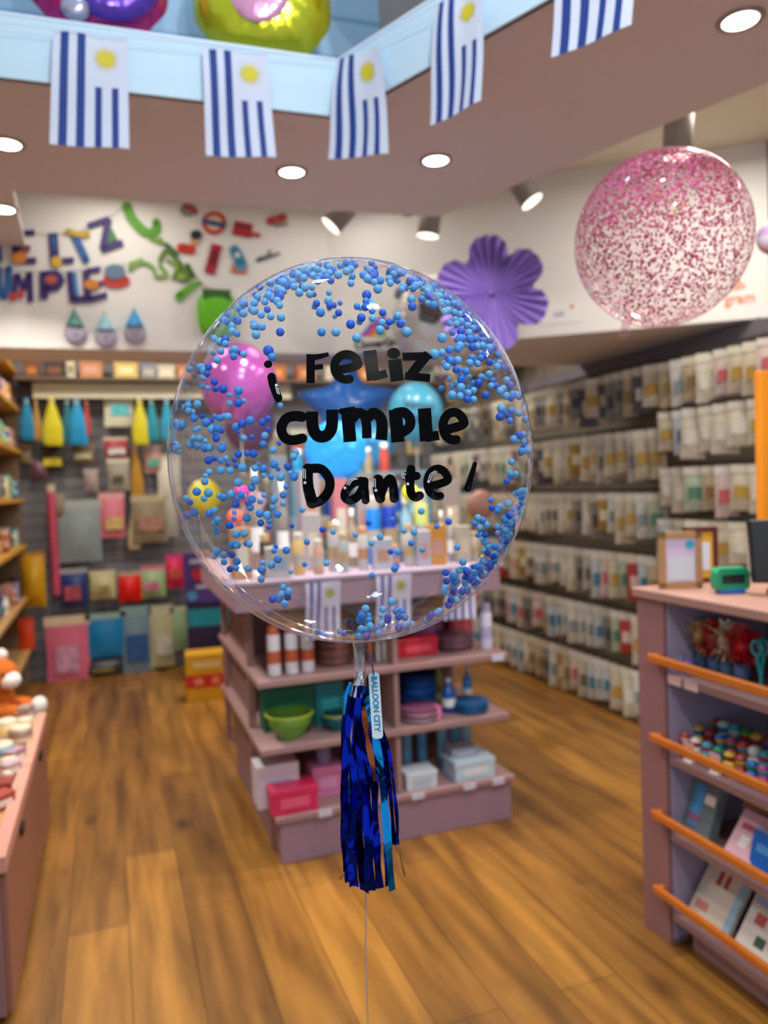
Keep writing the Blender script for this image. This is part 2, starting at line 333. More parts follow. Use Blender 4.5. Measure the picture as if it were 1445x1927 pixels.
GL = [disc2d((85, 155), 27, 25)+S([(106, 235), (118, 290), (148, 368)], 54),
      S([(352, 92), (352, 275)], 54, 'f')+S([(326, 118), (400, 108), (466, 92)], (44, 26), 'f')+S([(360, 178), (430, 168)], 34, 'f'),
      S(epath(578, 172, 97, 101), 56),
      S([(724, 68), (748, 258)], 84, 'f')+S([(742, 238), (832, 212)], 52, 'f'),
      disc2d((874, 87), 42, 36)+S([(880, 125), (898, 262)], 84, 'f'),
      S([(930, 108), (1088, 104)], 52, 'f')+S([(1090, 92), (1040, 150), (985, 220)], 62, 'f', False)+S([(945, 228), (1104, 242)], 50, 'f')+S([(1075, 84), (1108, 112)], 20),
      S([(298, 486), (250, 482), (196, 500), (168, 560), (190, 618), (240, 634), (300, 622)], (66, 62), 'r'),
      S([(362, 452), (364, 540), (385, 596), (425, 612), (465, 592), (486, 540), (488, 440)], 76, 'f'),
      S([(584, 446), (600, 644)], 82, 'f')+S([(612, 500), (650, 462), (690, 480), (704, 540), (706, 622)], (66, 60), 'f')+S([(704, 500), (745, 462), (790, 490), (802, 545), (796, 632)], (66, 74), 'f')+S([(545, 452), (620, 440)], 38),
      S([(884, 440), (902, 646)], 84, 'f')+S([(890, 462), (940, 458), (976, 496), (974, 548), (930, 582), (905, 582)], 64, 'r'),
      S([(1068, 432), (1082, 640)], 84, 'f')+S([(1075, 616), (1160, 602)], 60, 'f'),
      S(epath(1252, 545, 86, 112), 58),
      S([(334, 812), (336, 920), (362, 1028)], (66, 74))+S([(340, 812), (420, 816), (470, 880), (466, 950), (420, 1010), (368, 1032)], 60),
      S([(690, 892), (625, 900), (578, 945), (568, 990), (600, 1012), (650, 985), (690, 915)], 56)+S([(668, 888), (690, 930), (698, 1012)], 52),
      S([(778, 880), (776, 940), (790, 1000)], 64)+S([(790, 996), (818, 920), (852, 874), (872, 920), (878, 1000)], (52, 58)),
      S([(984, 815), (978, 900), (984, 965), (1010, 992), (1038, 982)], 56)+S([(952, 862), (1018, 858)], 54),
      S(epath(1152, 900, 84, 112), 52),
      S([(1386, 782), (1366, 850), (1340, 936)], (28, 44))]
NM = ['F', 'e']
for g in GL: lay(g, 'letter', VINYL)
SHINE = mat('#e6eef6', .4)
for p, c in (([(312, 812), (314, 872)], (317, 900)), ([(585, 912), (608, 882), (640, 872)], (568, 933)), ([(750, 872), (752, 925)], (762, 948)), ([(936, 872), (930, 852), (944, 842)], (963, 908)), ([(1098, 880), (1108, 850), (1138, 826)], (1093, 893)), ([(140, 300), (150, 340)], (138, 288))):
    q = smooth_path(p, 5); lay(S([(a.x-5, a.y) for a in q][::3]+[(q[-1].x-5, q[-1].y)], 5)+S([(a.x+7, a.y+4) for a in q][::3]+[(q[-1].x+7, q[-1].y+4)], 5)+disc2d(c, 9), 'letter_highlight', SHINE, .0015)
# beads
LB = mat('#62b8f4', .55); DB = mat('#0c60dc', .5); MBB = mat('#3492ee', .5)
CL = [(430, 600, 16, 8, 'upper left'), (470, 578, 18, 12, 'upper left'), (510, 548, 18, 16, 'top'), (545, 528, 18, 14, 'top'), (580, 515, 16, 14, 'top'), (620, 506, 14, 12, 'top'), (655, 502, 12, 12, 'top'), (690, 512, 16, 10, 'top'), (735, 518, 16, 10, 'top'), (775, 532, 16, 12, 'top'), (805, 550, 14, 12, 'upper right'), (838, 570, 16, 14, 'upper right'), (862, 595, 14, 12, 'upper right'), (884, 625, 16, 14, 'upper right'), (902, 652, 18, 14, 'upper right'), (925, 690, 20, 12, 'upper right'), (852, 678, 16, 12, 'upper right'), (872, 702, 20, 10, 'upper right'), (690, 578, 20, 12, 'top'), (630, 580, 12, 6, 'top'), (738, 612, 12, 8, 'top'), (600, 556, 22, 6, 'top'), (486, 612, 9, 5, 'upper left'), (522, 592, 16, 4, 'upper left'), (430, 650, 20, 10, 'upper left'), (447, 668, 8, 3, 'upper left'), (386, 700, 12, 7, 'left'), (402, 726, 12, 5, 'left'), (450, 742, 14, 6, 'left'), (356, 770, 14, 7, 'left'), (326, 842, 8, 7, 'left'),
      (338, 800, 10, 6, 'left'), (375, 820, 25, 8, 'left'), (420, 790, 25, 8, 'left'), (470, 800, 25, 6, 'left'), (400, 860, 25, 8, 'left'), (450, 880, 30, 10, 'left'), (500, 880, 25, 6, 'left'), (548, 886, 14, 9, 'middle'), (385, 935, 22, 8, 'left'), (455, 935, 22, 10, 'left'), (520, 950, 18, 8, 'left'), (430, 980, 22, 6, 'lower left'), (500, 975, 20, 4, 'lower left'), (440, 1040, 24, 8, 'lower left'), (515, 1060, 26, 8, 'lower left'), (540, 1120, 16, 7, 'lower left'), (450, 1080, 30, 6, 'lower left'),
      (630, 1210, 30, 7, 'bottom'), (690, 1206, 22, 6, 'bottom'), (684, 1158, 12, 6, 'bottom'), (745, 1150, 22, 10, 'bottom'), (760, 1185, 16, 5, 'bottom'), (822, 1168, 14, 5, 'lower right'), (855, 1108, 18, 14, 'lower right'), (880, 1090, 20, 14, 'lower right'), (905, 1082, 18, 12, 'lower right'), (870, 1140, 14, 8, 'lower right'), (905, 1110, 14, 10, 'lower right'), (935, 1070, 16, 14, 'lower right'), (955, 1040, 16, 16, 'lower right'), (965, 1005, 16, 16, 'lower right'), (978, 965, 14, 14, 'right'), (985, 930, 10, 8, 'right'), (970, 890, 18, 6, 'right'), (990, 850, 10, 6, 'right'), (966, 780, 14, 5, 'right'), (985, 820, 12, 5, 'right'), (918, 1020, 16, 12, 'lower right'), (905, 990, 14, 5, 'right'), (940, 950, 22, 5, 'right'), (930, 760, 24, 6, 'right'), (878, 742, 16, 10, 'right'), (858, 730, 16, 8, 'right'), (950, 720, 20, 6, 'right'), (972, 740, 10, 6, 'right')]
pts = []
def try_bead(x, y, far, where, sc=1.):
    rr = .0046*rnd(.86, 1.14)*sc
    h = ell_hit(x, y, BC, BR-rr-.0015, BRZ-rr-.0015, far)
    if h is None: return
    for q in pts:
        if (q[0]-h).length < (q[1]+rr)*.97: return
    pts.append((h, rr, far, where))
for (cx, cy, sp, n, wh) in CL:
    for k in range(int(n*1.15)):
        for tr in range(6):
            x, y = random.gauss(cx, sp*.75), random.gauss(cy, sp*.7); l = len(pts)
            try_bead(x, y, random.random() < .28, wh)
            if len(pts) > l: break
for k in range(26): try_bead(rnd(555, 880), rnd(950, 1085), True, 'lower middle', 1.15)
for k in range(28): try_bead(rnd(350, 560), rnd(760, 1000), True, 'left', 1.1)
for (x, y) in ((430, 592), (488, 628), (487, 606), (527, 625), (603, 588), (605, 625), (632, 625), (671, 636), (690, 555), (711, 544), (735, 538), (750, 545), (745, 602), (735, 614), (748, 620), (757, 608), (765, 625), (740, 600), (728, 610), (776, 577), (774, 563), (817, 667), (832, 636), (843, 638), (866, 638), (505, 660), (512, 672), (945, 690), (928, 732), (911, 740), (842, 700), (857, 680), (848, 684), (447, 660)):
    try_bead(x, y, False, 'upper', 1.18)
pts.sort(key=lambda q: (q[0]-CAM).length/q[1])
BM = {}
for nm, mm in (('light blue', LB), ('dark blue', DB), ('mid blue', MBB)):
    BM[nm] = mm
proto = {}
rest = MB()
for i, (h, rr, far, wh) in enumerate(pts):
    nm = random.choices(['light blue', 'dark blue', 'mid blue'], [6, 3, 3])[0]
    if i >= 300:
        rest.ball(h, rr, 12, 8, ['light blue', 'dark blue', 'mid blue'].index(nm)); continue
    if nm not in proto:
        o = MB().ball((0, 0, 0), 1, 16, 10).build('foam_bead', BM[nm]); proto[nm] = o
    else:
        o = proto[nm].copy(); COL.objects.link(o)
    o.location = h; o.scale = (rr, rr, rr)
    tag(o, '%s foam bead at the %s of the clear balloon, on the %s side' % (nm, wh, 'far' if far else 'near'), 'bead', '%s beads, %s, %s side' % (nm, wh, 'far' if far else 'near'))
tag(rest.build('foam_beads', [LB, DB, MBB]), 'small blue foam beads scattered inside the clear balloon', 'beads', kind='stuff')
# tassel of foil strips under the neck
FOILB = mat('#0c28b8', .14, .95, bump=.8, scale=16); FOILC = mat('#1d9be8', .14, .95, bump=.4, scale=22); FOILS = mat('#cfd6dd', .15, 1., bump=.6, scale=60); FOILD = mat('#080f5c', .14, .95, bump=.8, scale=14)
TD = 1.03
def tp(x, y, dz=0): return at(x, y, TD+dz)
tas = thing('foil_tassel', 'long tassel of shiny dark blue foil strips under the clear balloon', 'tassel', tp(680, 1275))
o0 = V(tas.location)
def ribbon(pts, wpx, dz0, name, material, tw=0.85):
    q = smooth_path(pts, 10); m = MB(); vs = []; ph = rnd(0, 6); wpx = wpx/1.0
    for i, a in enumerate(q):
        an = tw*sin(ph+i*.33); ww = (wpx[0]+(wpx[1]-wpx[0])*i/(len(q)-1) if isinstance(wpx, tuple) else wpx)/2
        c = tp(a.x, a.y, dz0+.003*sin(ph+i*.21)); e = RT*(cos(an)*ww*TD/F)+FW*(sin(an)*ww*TD/F)
        vs += [c-e-o0, c+e-o0]
    n = len(q); fs = [(2*i, 2*i+1, 2*i+3, 2*i+2) for i in range(n-1)]
    m.add(vs, fs, 0, True); o = m.build(name, material, tas)
    return o
RB = [([(668, 1285), (655, 1330), (650, 1450), (652, 1560), (655, 1660)], 14, .012, FOILB), ([(665, 1288), (648, 1340), (645, 1470), (644, 1560), (650, 1640)], 9, .018, FOILD),
      ([(672, 1290), (668, 1400), (664, 1540), (668, 1668)], 18, 0, FOILB), ([(674, 1290), (682, 1400), (676, 1540), (684, 1676)], 17, .004, FOILD), ([(678, 1290), (688, 1420), (694, 1560), (698, 1676)], 17, -.004, FOILB),
      ([(682, 1290), (702, 1420), (706, 1560), (714, 1672)], 18, .002, FOILB), ([(686, 1292), (705, 1380), (722, 1500), (738, 1676)], 16, -.008, FOILC), ([(688, 1300), (722, 1400), (735, 1500), (742, 1590)], 9, .01, FOILD),
      ([(690, 1300), (728, 1400), (745, 1520), (748, 1590)], 8, .014, FOILB), ([(670, 1290), (655, 1380), (668, 1480), (660, 1600), (662, 1668)], 12, -.006, FOILB), ([(676, 1292), (672, 1380), (686, 1500), (690, 1600), (690, 1680)], 13, -.01, FOILB),
      ([(684, 1330), (692, 1390), (706, 1470)], 12, -.012, mat('#b0603c', .22, .8, bump=.3, scale=20)), ([(686, 1296), (720, 1420), (726, 1560), (728, 1668)], 10, .016, FOILB), ([(664, 1300), (652, 1300), (648, 1380), (656, 1500), (648, 1600)], 7, .02, FOILC),  # copper strip: a warm reflection in the blue foil, put in as colour
      ([(690, 1330), (740, 1480), (752, 1600), (762, 1650)], 5, .03, mat('#c9a15a', .3, .8)), ([(660, 1350), (650, 1500), (655, 1620), (640, 1655)], 5, .03, mat('#c9a15a', .3, .8))]
for p, w_, dz, mm in RB: ribbon(p, w_, dz, 'foil_strip', mm)
m = MB(); c = [tp(x, y, .005)-o0 for x, y in ((679, 1262), (679, 1275), (675, 1292), (672, 1310))]
m.tube(c, [.004, .007, .010, .011], 10); m.build('foil_knot', FOILS, tas)
m = MB(); c = [tp(x, y, .012)-o0 for x, y in ((660, 1285), (652, 1310), (649, 1345))]; m.tube(c, [.003, .006, .003], 8); m.build('foil_knot', FOILC, tas)
# tag
lt = thing('paper_tag', 'white oblong hang tag with blue writing beside the foil tassel', 'tag', tp(706, 1330, -.02))
o1 = V(lt.location); m = MB()
a, b = tp(703, 1266, -.02), tp(711, 1390, -.02); ax = (b-a).normalized(); px_ = (RT - ax*RT.dot(ax)).normalized(); nn = ax.cross(px_).normalized()
if nn.dot(FW) > 0: nn = -nn
hw = 10.0*TD/F; r0 = .0045; L = (b-a).length; poly = []
for (cx, cy, s0) in ((hw-r0, r0, -90), (hw-r0, L-r0, 0), (-hw+r0, L-r0, 90), (-hw+r0, r0, 180)):
    for k in range(6): t = R(s0+18*k); poly.append((cx+r0*cos(t), cy+r0*sin(t)))
bend = lambda v: nn*(.002*sin(v/L*pi*1.6))
n = len(poly); vs = [a+px_*x+ax*y-o1 for x, y in poly]; vs += [v_+nn*-.0006 for v_ in vs]
m.add(vs, [tuple(range(n)), tuple(range(2*n-1, n-1, -1))]+[(i, (i+1) % n, n+(i+1) % n, n+i) for i in range(n)]); m.build('tag_card', mat('#dff0f6', .4), lt)
hp = a+px_*0.0+ax*.006-o1+nn*.0007; MB().add([hp+px_*(.0016*cos(k*pi/6))+ax*(.0016*sin(k*pi/6)) for k in range(12)], [tuple(range(12))]).build('tag_hole', mat('#2a3a55', .6), lt)
MB().tube([tp(686, 1219, -.01)-o1, tp(694, 1232, -.012)-o1, tp(700, 1250, -.018)-o1, tp(703, 1270, -.0215)-o1], .0011, 6).build('ribbon_loop', mat('#123f8c', .4), lt)
def text_mesh(txt, size, name, material, parent, M4, extrude=0., bold=0., align='CENTER'):
    cu = bpy.data.curves.new(name, 'FONT'); cu.body = txt; cu.size = size; cu.align_x = align; cu.align_y = 'CENTER'; cu.extrude = extrude; cu.offset = bold; cu.resolution_u = 4
    t = bpy.data.objects.new('tmp', cu); COL.objects.link(t); bpy.context.view_layer.update()
    me = bpy.data.meshes.new_from_object(t); bpy.data.objects.remove(t); me.materials.clear(); me.materials.append(material)
    o = bpy.data.objects.new(name, me); COL.objects.link(o)
    if parent: o.parent = parent
    o.matrix_local = M4; return o
def frame4(o, x, y):            # matrix with local X along x and local Y along y
    x = x.normalized(); y = (y-x*y.dot(x)).normalized(); z = x.cross(y)
    return Matrix(((x.x, y.x, z.x, o.x), (x.y, y.y, z.y, o.y), (x.z, y.z, z.z, o.z), (0, 0, 0, 1)))
text_mesh('BALLOON CITY', .0103, 'tag_text', mat('#1594c4', .5), lt, frame4(a+ax*(L*.47)-o1+nn*.0009, ax, px_*-1 if ax.cross(px_*-1).dot(nn) > 0 else px_), bold=.00035)
# thin string below the tassel
q = [tp(688, y, .02+.0*y) for y in (1300, 1500, 1700, 1800)]+[tp(692, 1927, .01), tp(695, 2300, .0)]
tag(MB().tube(q, .0011, 6).build('balloon_string', mat('#b9a6ae', .4, alpha=.55)), 'thin pale ribbon string hanging down below the blue foil tassel', 'string')
# ------------------------------------------------------------------ pink confetti balloon
PC = at(1245, 452, 1.72); PR = 163*1.72/F*.985
pb = thing('confetti_balloon', 'round clear balloon full of pink confetti, upper right', 'balloon', PC)
MB().ball((0, 0, 0), PR, 64, 40).build('balloon_skin', film(col=(.97, .93, .94), base=.02, bump=.05, scale=6, edge=.35, power=3, gl=(1, .75, .85)), pb)
m = MB(); hn = V((-.35, .2, -.9)).normalized(); q = [hn*PR*.99, hn*(PR+.02), hn*(PR+.035)+V((.01, 0, 0))]
m.tube(q, [.012, .007, .011], 10); m.build('neck', film(base=.1, col=(.95, .8, .85)), pb)
mm = MB(); mi_ = 0
n = 0
while n < 8200:
    d = V((random.gauss(0, 1), random.gauss(0, 1), random.gauss(0, 1))).normalized()
    up = d.dot(V((-.45, -.3, .8)))
    cl = .5+.5*sin(d.x*9+2)*sin(d.z*8+1)*sin(d.y*7)
    if random.random() > (.32+.5*max(0, up)+.3*(cl-.35)): continue
    n += 1; c = d*(PR-.0012-rnd(0, .002)); t = d.cross(V((.2, .3, .9))).normalized(); b_ = d.cross(t); r_ = rnd(.0020, .0036); ph = rnd(0, 6); mi_ = random.choices([0, 1, 2], [6, 4, 1])[0]
    tl = V((rnd(-.5, .5), rnd(-.5, .5), rnd(-.5, .5))); t = (t+tl*.6).normalized()
    mm.add([c+(t*cos(ph+k*pi/3)+b_*sin(ph+k*pi/3))*r_ for k in range(6)], [tuple(range(6))], mi_)
cf = mm.build('pink_confetti', [mat('#dc5f8d', .5), mat('#c03a68', .5), mat('#f09ab4', .5)], None, PC)
tag(cf, 'pink paper confetti flakes sticking inside the round confetti balloon', 'confetti', kind='stuff')
for k, (x, y) in enumerate(((1123, 400), (1140, 400), (1125, 425), (1240, 364), (1228, 374), (1285, 386), (1268, 402), (1328, 342), (1345, 340), (1287, 313), (1330, 317), (1376, 395), (1375, 378), (1387, 372), (1334, 543), (1327, 310), (1168, 498))):
    h = ell_hit(x, y, PC, PR-.002, PR-.002)
    if h is None: continue
    o = MB().lathe([(0, 0), (.003, 0), (.003, -.0004), (0, -.0004)], n=6, smooth=False).build('gold_confetti', mat('#b88a1c', .35, .6)) if k == 0 else bpy.data.objects['gold_confetti'].copy()
    if k: COL.objects.link(o)
    o.location = h; o.rotation_euler = (h-PC).to_track_quat('Z', 'Y').to_euler()
    tag(o, 'gold hexagonal confetti dot inside the pink confetti balloon', 'confetti', 'gold confetti dots in the pink balloon')
# ------------------------------------------------------------------ flags
FW_ = mat('#d6d9e6', .75); FB = mat('#153684', .7); SUN = mat('#d9c51a', .6)
def flag(pl, name, label, group, c0, c1, c2, c3, sun=True, full4=False, mats=(FW_, FB, SUN)):
    """c0..c3: top-left, top-right, bottom-right, bottom-left points in the world"""
    t = thing(name, label, 'flag', (c0+c1)/2, group=group); o = V(t.location)
    Nn = (c1-c0).cross(c3-c0).normalized()
    if Nn.dot(CAM-c0) < 0: Nn = -Nn
    def P(u, v_, k=0): 
        return c0.lerp(c1, u).lerp(c3.lerp(c2, u), v_)-o+Nn*(.006*sin(v_*5+u*2)+.004*sin(u*7+v_*2)+k)
    m = MB(); NU, NV = 18, 20
    st = [(1, 2), (5, 7), (9, 11), (13, 15)]; edges = [0, .10, .21, .32, .43, .56, .65, .78, .87, 1]
    m = MB(); col = 0
    for j in range(9):
        u0, u1 = edges[j], edges[j+1]
        for i in range(NV):
            v0, v1 = i/NV, (i+1)/NV; blue = j % 2 == 1 and (j < 5 or full4 or v0 > .42)
            m.add([P(u0, v0), P(u1, v0), P(u1, v1), P(u0, v1), P(u0, v0, -.0008), P(u1, v0, -.0008), P(u1, v1, -.0008), P(u0, v1, -.0008)], [(0, 1, 2, 3), (7, 6, 5, 4)], 1 if blue else 0, True)
    m.build('flag_cloth', list(mats[:2]), t)
    if sun:
        m = MB(); cu, cv = .70, .20; W = (c1-c0).length; Hh = (c3-c0).length; r0 = .105*W
        q = lambda r_, a: P(cu+r_*cos(a)/W, cv+r_*sin(a)/Hh, .0015)
        m.add([q(r0, 2*pi*k/20) for k in range(20)], [tuple(range(20))])
        for k in range(16):
            a = 2*pi*k/16; m.add([q(r0*.92, a-.19), q(r0*.92, a+.19), q(r0*1.8, a+(.06 if k % 2 else 0))], [(0, 1, 2)])
        m.build('sun_emblem', mats[2], t)
    return t
G = 'striped flags hanging from the ceiling ledge'
y0 = 2.515
def fl(tl, tr, br, bl, v_=y0): return [on(*tl, 1, v_), on(*tr, 1, v_), on(*br, 1, v_), on(*bl, 1, v_)]
flag(0, 'striped_flag', 'blue and white striped flag with yellow sun, leftmost on the ceiling ledge', G, *fl((100, 58), (240, 75), (243, 281), (93, 270), 2.535))
flag(0, 'striped_flag', 'blue and white striped flag with yellow sun, second from the left', G, *fl((380, 92), (503, 104), (519, 297), (388, 292), 2.525))
A_, B_ = (.770, 2.515), (1.630, .600)
f3 = [on(632, 115, 1, 2.51), onp(717, 88, A_, B_), onp(733, 290, A_, B_), on(617, 299, 1, 2.49)]
f3[0] = on(634, 114, 1, 2.50)
flag(0, 'striped_flag', 'blue and white striped flag hanging at the inner corner of the ledge', G, *f3)
flag(0, 'striped_flag', 'tall narrow striped flag right of the ledge corner', G, *[onp(x, y, A_, B_) for x, y in ((820, 12), (910, -40), (907, 190), (809, 236))])
flag(0, 'striped_flag', 'striped flag cut by the top edge of the picture, only stripes showing', G, *[onp(x, y, A_, B_) for x, y in ((1060, -150), (1205, -230), (1190, 48), (1036, 108))], full4=False, sun=True)
tag(MB().tube([on(-160, 25, 1, 2.525), on(634, 113, 1, 2.505), onp(900, -35, A_, B_), onp(1250, -260, A_, B_)], .0015, 6).build('bunting_cord', mat('#dfe6f2', .6)), 'white cord along the ledge edge carrying the striped flags', 'cord')
# ------------------------------------------------------------------ puffed foil shapes
def puff(outline, T, n=72, rings=9, wr=.05, waves=22):
    """outline(a)->radius; cushion in the XZ plane, thickness along Y"""
    m = MB()
    for sgn in (-1, 1):
        vs = [(0, sgn*T, 0)]; fs = []
        for k in range(1, rings+1):
            s_ = k/rings; h = T*sqrt(max(0, 1-s_**2.6))
            for i in range(n):
                a = 2*pi*i/n; r_ = outline(a)*s_; cr = wr*T*(s_**3)*sin(a*waves)*(1 if k < rings else .0)
                vs.append((r_*cos(a), sgn*(h+cr), r_*sin(a)))
        for i in range(n): j = (i+1) % n; fs.append((0, 1+i, 1+j) if sgn < 0 else (0, 1+j, 1+i))
        for k in range(rings-1):
            for i in range(n):
                j = (i+1) % n; a_, b_, c_, d_ = 1+k*n+i, 1+k*n+j, 1+(k+1)*n+j, 1+(k+1)*n+i
                fs.append((a_, d_, c_, b_) if sgn < 0 else (a_, b_, c_, d_))
        m.add(vs, fs, 0, True)
    return m
def foil(h, **k): return mat(h, k.pop('r', .22), k.pop('me', .55), bump=k.pop('b', .5), scale=k.pop('s', 16), coat=.5)
def face_cam(o, p): d = CAM-V(p); o.rotation_euler = (0, 0, atan2(d.y, d.x)+pi/2)
def ledge_balloon(px, py, rpx, v_, mat_, name, label, sq=1., T=.5):
    p = on(px, py, 1, v_); s_ = mpp(p)*rpx; t = thing(name, label, 'foil balloon', p); face_cam(t, p)
    puff(lambda a: s_*(1+.015*sin(a*11))*(1 if sq == 1 else 1/((abs(cos(a))**2.8+abs(sin(a))**2.8)**(1/2.8))), s_*T).build('balloon_body', mat_, t)
    return t, s_, p
t, s_, p = ledge_balloon(493, -20, 130, 2.80, foil('#c7c512'), 'foil_balloon', 'round bright yellow foil balloon on the ceiling ledge', sq=1.2, T=.4)
for cx, cy, r_ in ((-.02, -.25, .42),): puff(lambda a: s_*r_*(1+.06*sin(2*a)), s_*.06).build('pink_patch', foil('#f3a3c4'), t, (s_*cx, -s_*.37, s_*cy))
t, s_, p = ledge_balloon(180, -55, 135, 2.80, foil('#d02a80'), 'foil_balloon', 'magenta foil balloon with purple middle on the ceiling ledge, left', T=.4)
puff(lambda a: s_*.72, s_*.15).build('purple_panel', foil('#5a35a8'), t, (s_*.16, -s_*.33, -.03)); puff(lambda a: s_*.26*(1+.3*cos(2*a)), s_*.12).build('grey_shape', foil('#a3a0b6'), t, (s_*.12, -s_*.46, -s_*.42)); puff(lambda a: s_*.18, s_*.1).build('grey_shape', foil('#b5b2c4'), t, (-s_*.28, -s_*.40, -s_*.78))
t, s_, p = ledge_balloon(765, -40, 100, 2.80, foil('#c8301c', b=.8), 'foil_balloon', 'red and orange foil balloon beside the ledge corner', T=.5)
p2 = p-V((.12, .28, 0)); t.location = p2
puff(lambda a: s_*.55*(1+.2*sin(5*a)), s_*.15).build('orange_flame', foil('#f08a12', b=.9, s=40), t, (s_*.1, -s_*.45, -s_*.5))
# ------------------------------------------------------------------ small goods: makers (origin at the base)
def box_item(label, loc, w_, d_, h, c1, c2='#f0eee8', rz=0, name='gift_box', cat='box', group=None, lid=True, bow=False):
    t = thing(name, label, cat, loc, rz, group)
    if lid:
        MB().box((0, 0, h*.36), (w_*.96, d_*.96, h*.72), bev=.002).build('box_body', mat(c1, .45), t)
        MB().box((0, 0, h*.86), (w_, d_, h*.28), bev=.002).build('lid', mat(c1, .4, var=.1, scale=60), t)
    else: MB().box((0, 0, h/2), (w_, d_, h), bev=.003).build('box_body', mat(c1, .45), t)
    MB().box((0, -d_/2-.0006, h*.45), (w_*.6, .0012, h*.4)).build('label_sticker', mat(c2, .5), t)
    if bow: MB().ball((-w_*.12, 0, h+.012), (w_*.12, .014, .012)).ball((w_*.12, 0, h+.012), (w_*.12, .014, .012)).build('bow', mat(c2, .4), t)
    return t
def can_item(label, loc, r_, h, body='#ece9ee', cap='#c8643a', name='spray_can', cat='can', group=None):
    t = thing(name, label, cat, loc, 0, group)
    MB().lathe([(0, 0), (r_*.95, 0), (r_, .006), (r_, h*.78), (r_*.8, h*.83)], n=20).build('can_body', mat(body, .3), t)
    MB().lathe([(r_*.86, h*.80), (r_*.86, h*.96), (r_*.7, h), (0, h)], n=20).build('cap', mat(cap, .4), t)
    MB().lathe([(r_+.0008, h*.25), (r_+.0008, h*.5)], n=20).build('label_band', mat(cap, .5), t)
    return t
def bottle_item(label, loc, r_, h, col, cap='#e9e6df', group=None, name='bottle'):
    t = thing(name, label, 'bottle', loc, 0, group)
    MB().lathe([(0, 0), (r_, 0), (r_, h*.55), (r_*.9, h*.64), (r_*.35, h*.78), (r_*.32, h*.88)], n=18).build('bottle_body', mat(col, .2, alpha=.85), t)
    MB().lathe([(r_*.4, h*.86), (r_*.4, h), (0, h)], n=14).build('cap', mat(cap, .4), t)
    MB().lathe([(r_+.0008, h*.18), (r_+.0008, h*.42)], n=18).build('label_band', mat('#f2f2f2', .5), t)
    return t
def plates(label, loc, r_, h, c1, c2='#e8eef4', n=8, group=None):
    t = thing('plate_stack', label, 'plates', loc, 0, group)
    for k in range(n):
        z = h*k/n; MB().lathe([(0, z), (r_*.7, z), (r_, z+h/n*1.6), (r_, z+h/n*1.9), (r_*.68, z+h/n*.5), (0, z+h/n*.5)], n=28).build('plate', mat(c1 if k % 3 else c2, .35), t)
    return t
def cups(label, loc, r_, h, col, group=None):
    t = thing('cup_stack', label, 'cups', loc, 0, group); n = 7
    for k in range(n):
        z = h*k/(n+2); hh = h*3/(n+2); MB().lathe([(0, z), (r_*.7, z), (r_*.94, z+hh*.96), (r_, z+hh)], n=18).build('cup', mat(col, .4), t)
    return t
def bowl(label, loc, r_, h, col, name='bowl', group=None):
    t = thing(name, label, 'bowl', loc, 0, group)
    MB().lathe([(0, 0), (r_*.5, 0), (r_*.5, h*.06), (r_*.85, h*.5), (r_, h), (r_*.95, h), (r_*.8, h*.52), (0, h*.1)], n=28).build('bowl_body', mat(col, .3), t)
    MB().lathe([(r_, h*.93), (r_*1.03, h*.96), (r_*1.02, h), (r_, h)], n=28).build('rim', mat('#cfd94a', .4), t); return t
def bag_mesh(w_, h, T, n=6):
    """flat pillow bag hanging in XZ, top at z=0"""
    m = MB()
    for sg in (-1, 1):
        vs = []; fs = []
        for j in range(n+1):
            for i in range(n+1):
                u, v_ = i/n*2-1, j/n; b_ = (1-u*u)*sin(pi*min(1, v_*1.15))**.6 if v_*1.15 < 1 else 0
                vs.append((u*w_/2*(1-.04*sin(v_*pi)), sg*(T/2*max(b_, 0)+.0005), -h*(1-v_)))
        for j in range(n):
            for i in range(n): a = j*(n+1)+i; q = (a, a+1, a+n+2, a+n+1); fs.append(q if sg < 0 else q[::-1])
        m.add(vs, fs, 0, True)
    return m
def hang_bag(label, loc, w_, h, c1, c2='#efece2', rz=0, name='party_pack', cat='packet', group=None, T=.03, spot=None, head=.2, hook=.1):
    t = thing(name, label, cat, loc, rz, group)
    bag_mesh(w_, h*(1-head*.8), T).build('bag', mat(c1, .3, var=.18, scale=30), t, (0, 0, -h*head*.8))
    MB().box((0, 0, -h*head/2), (w_*1.02, .004, h*head)).build('header_card', mat(c2, .5), t)
    if hook: MB().tube([(0, hook, .006), (0, -.004, .004), (0, -.012, .012)], .003, 6).build('hook', mat('#4a4648', .4, .5), t)
    if spot: MB().lathe([(0, 0), (w_*.26, 0), (w_*.26, .003)], (0, -T/2-.001, -h*.6), 14, axis='Y', smooth=False).build('print', mat(spot, .5), t) if w_ < .11 else MB().b2((-w_*rnd(.25, .42), -T/2-.003, -h*rnd(.72, .85)), (w_*rnd(.2, .42), -T/2-.0005, -h*rnd(.42, .55))).build('print', mat(spot, .5, var=.7, scale=22), t)
    return t
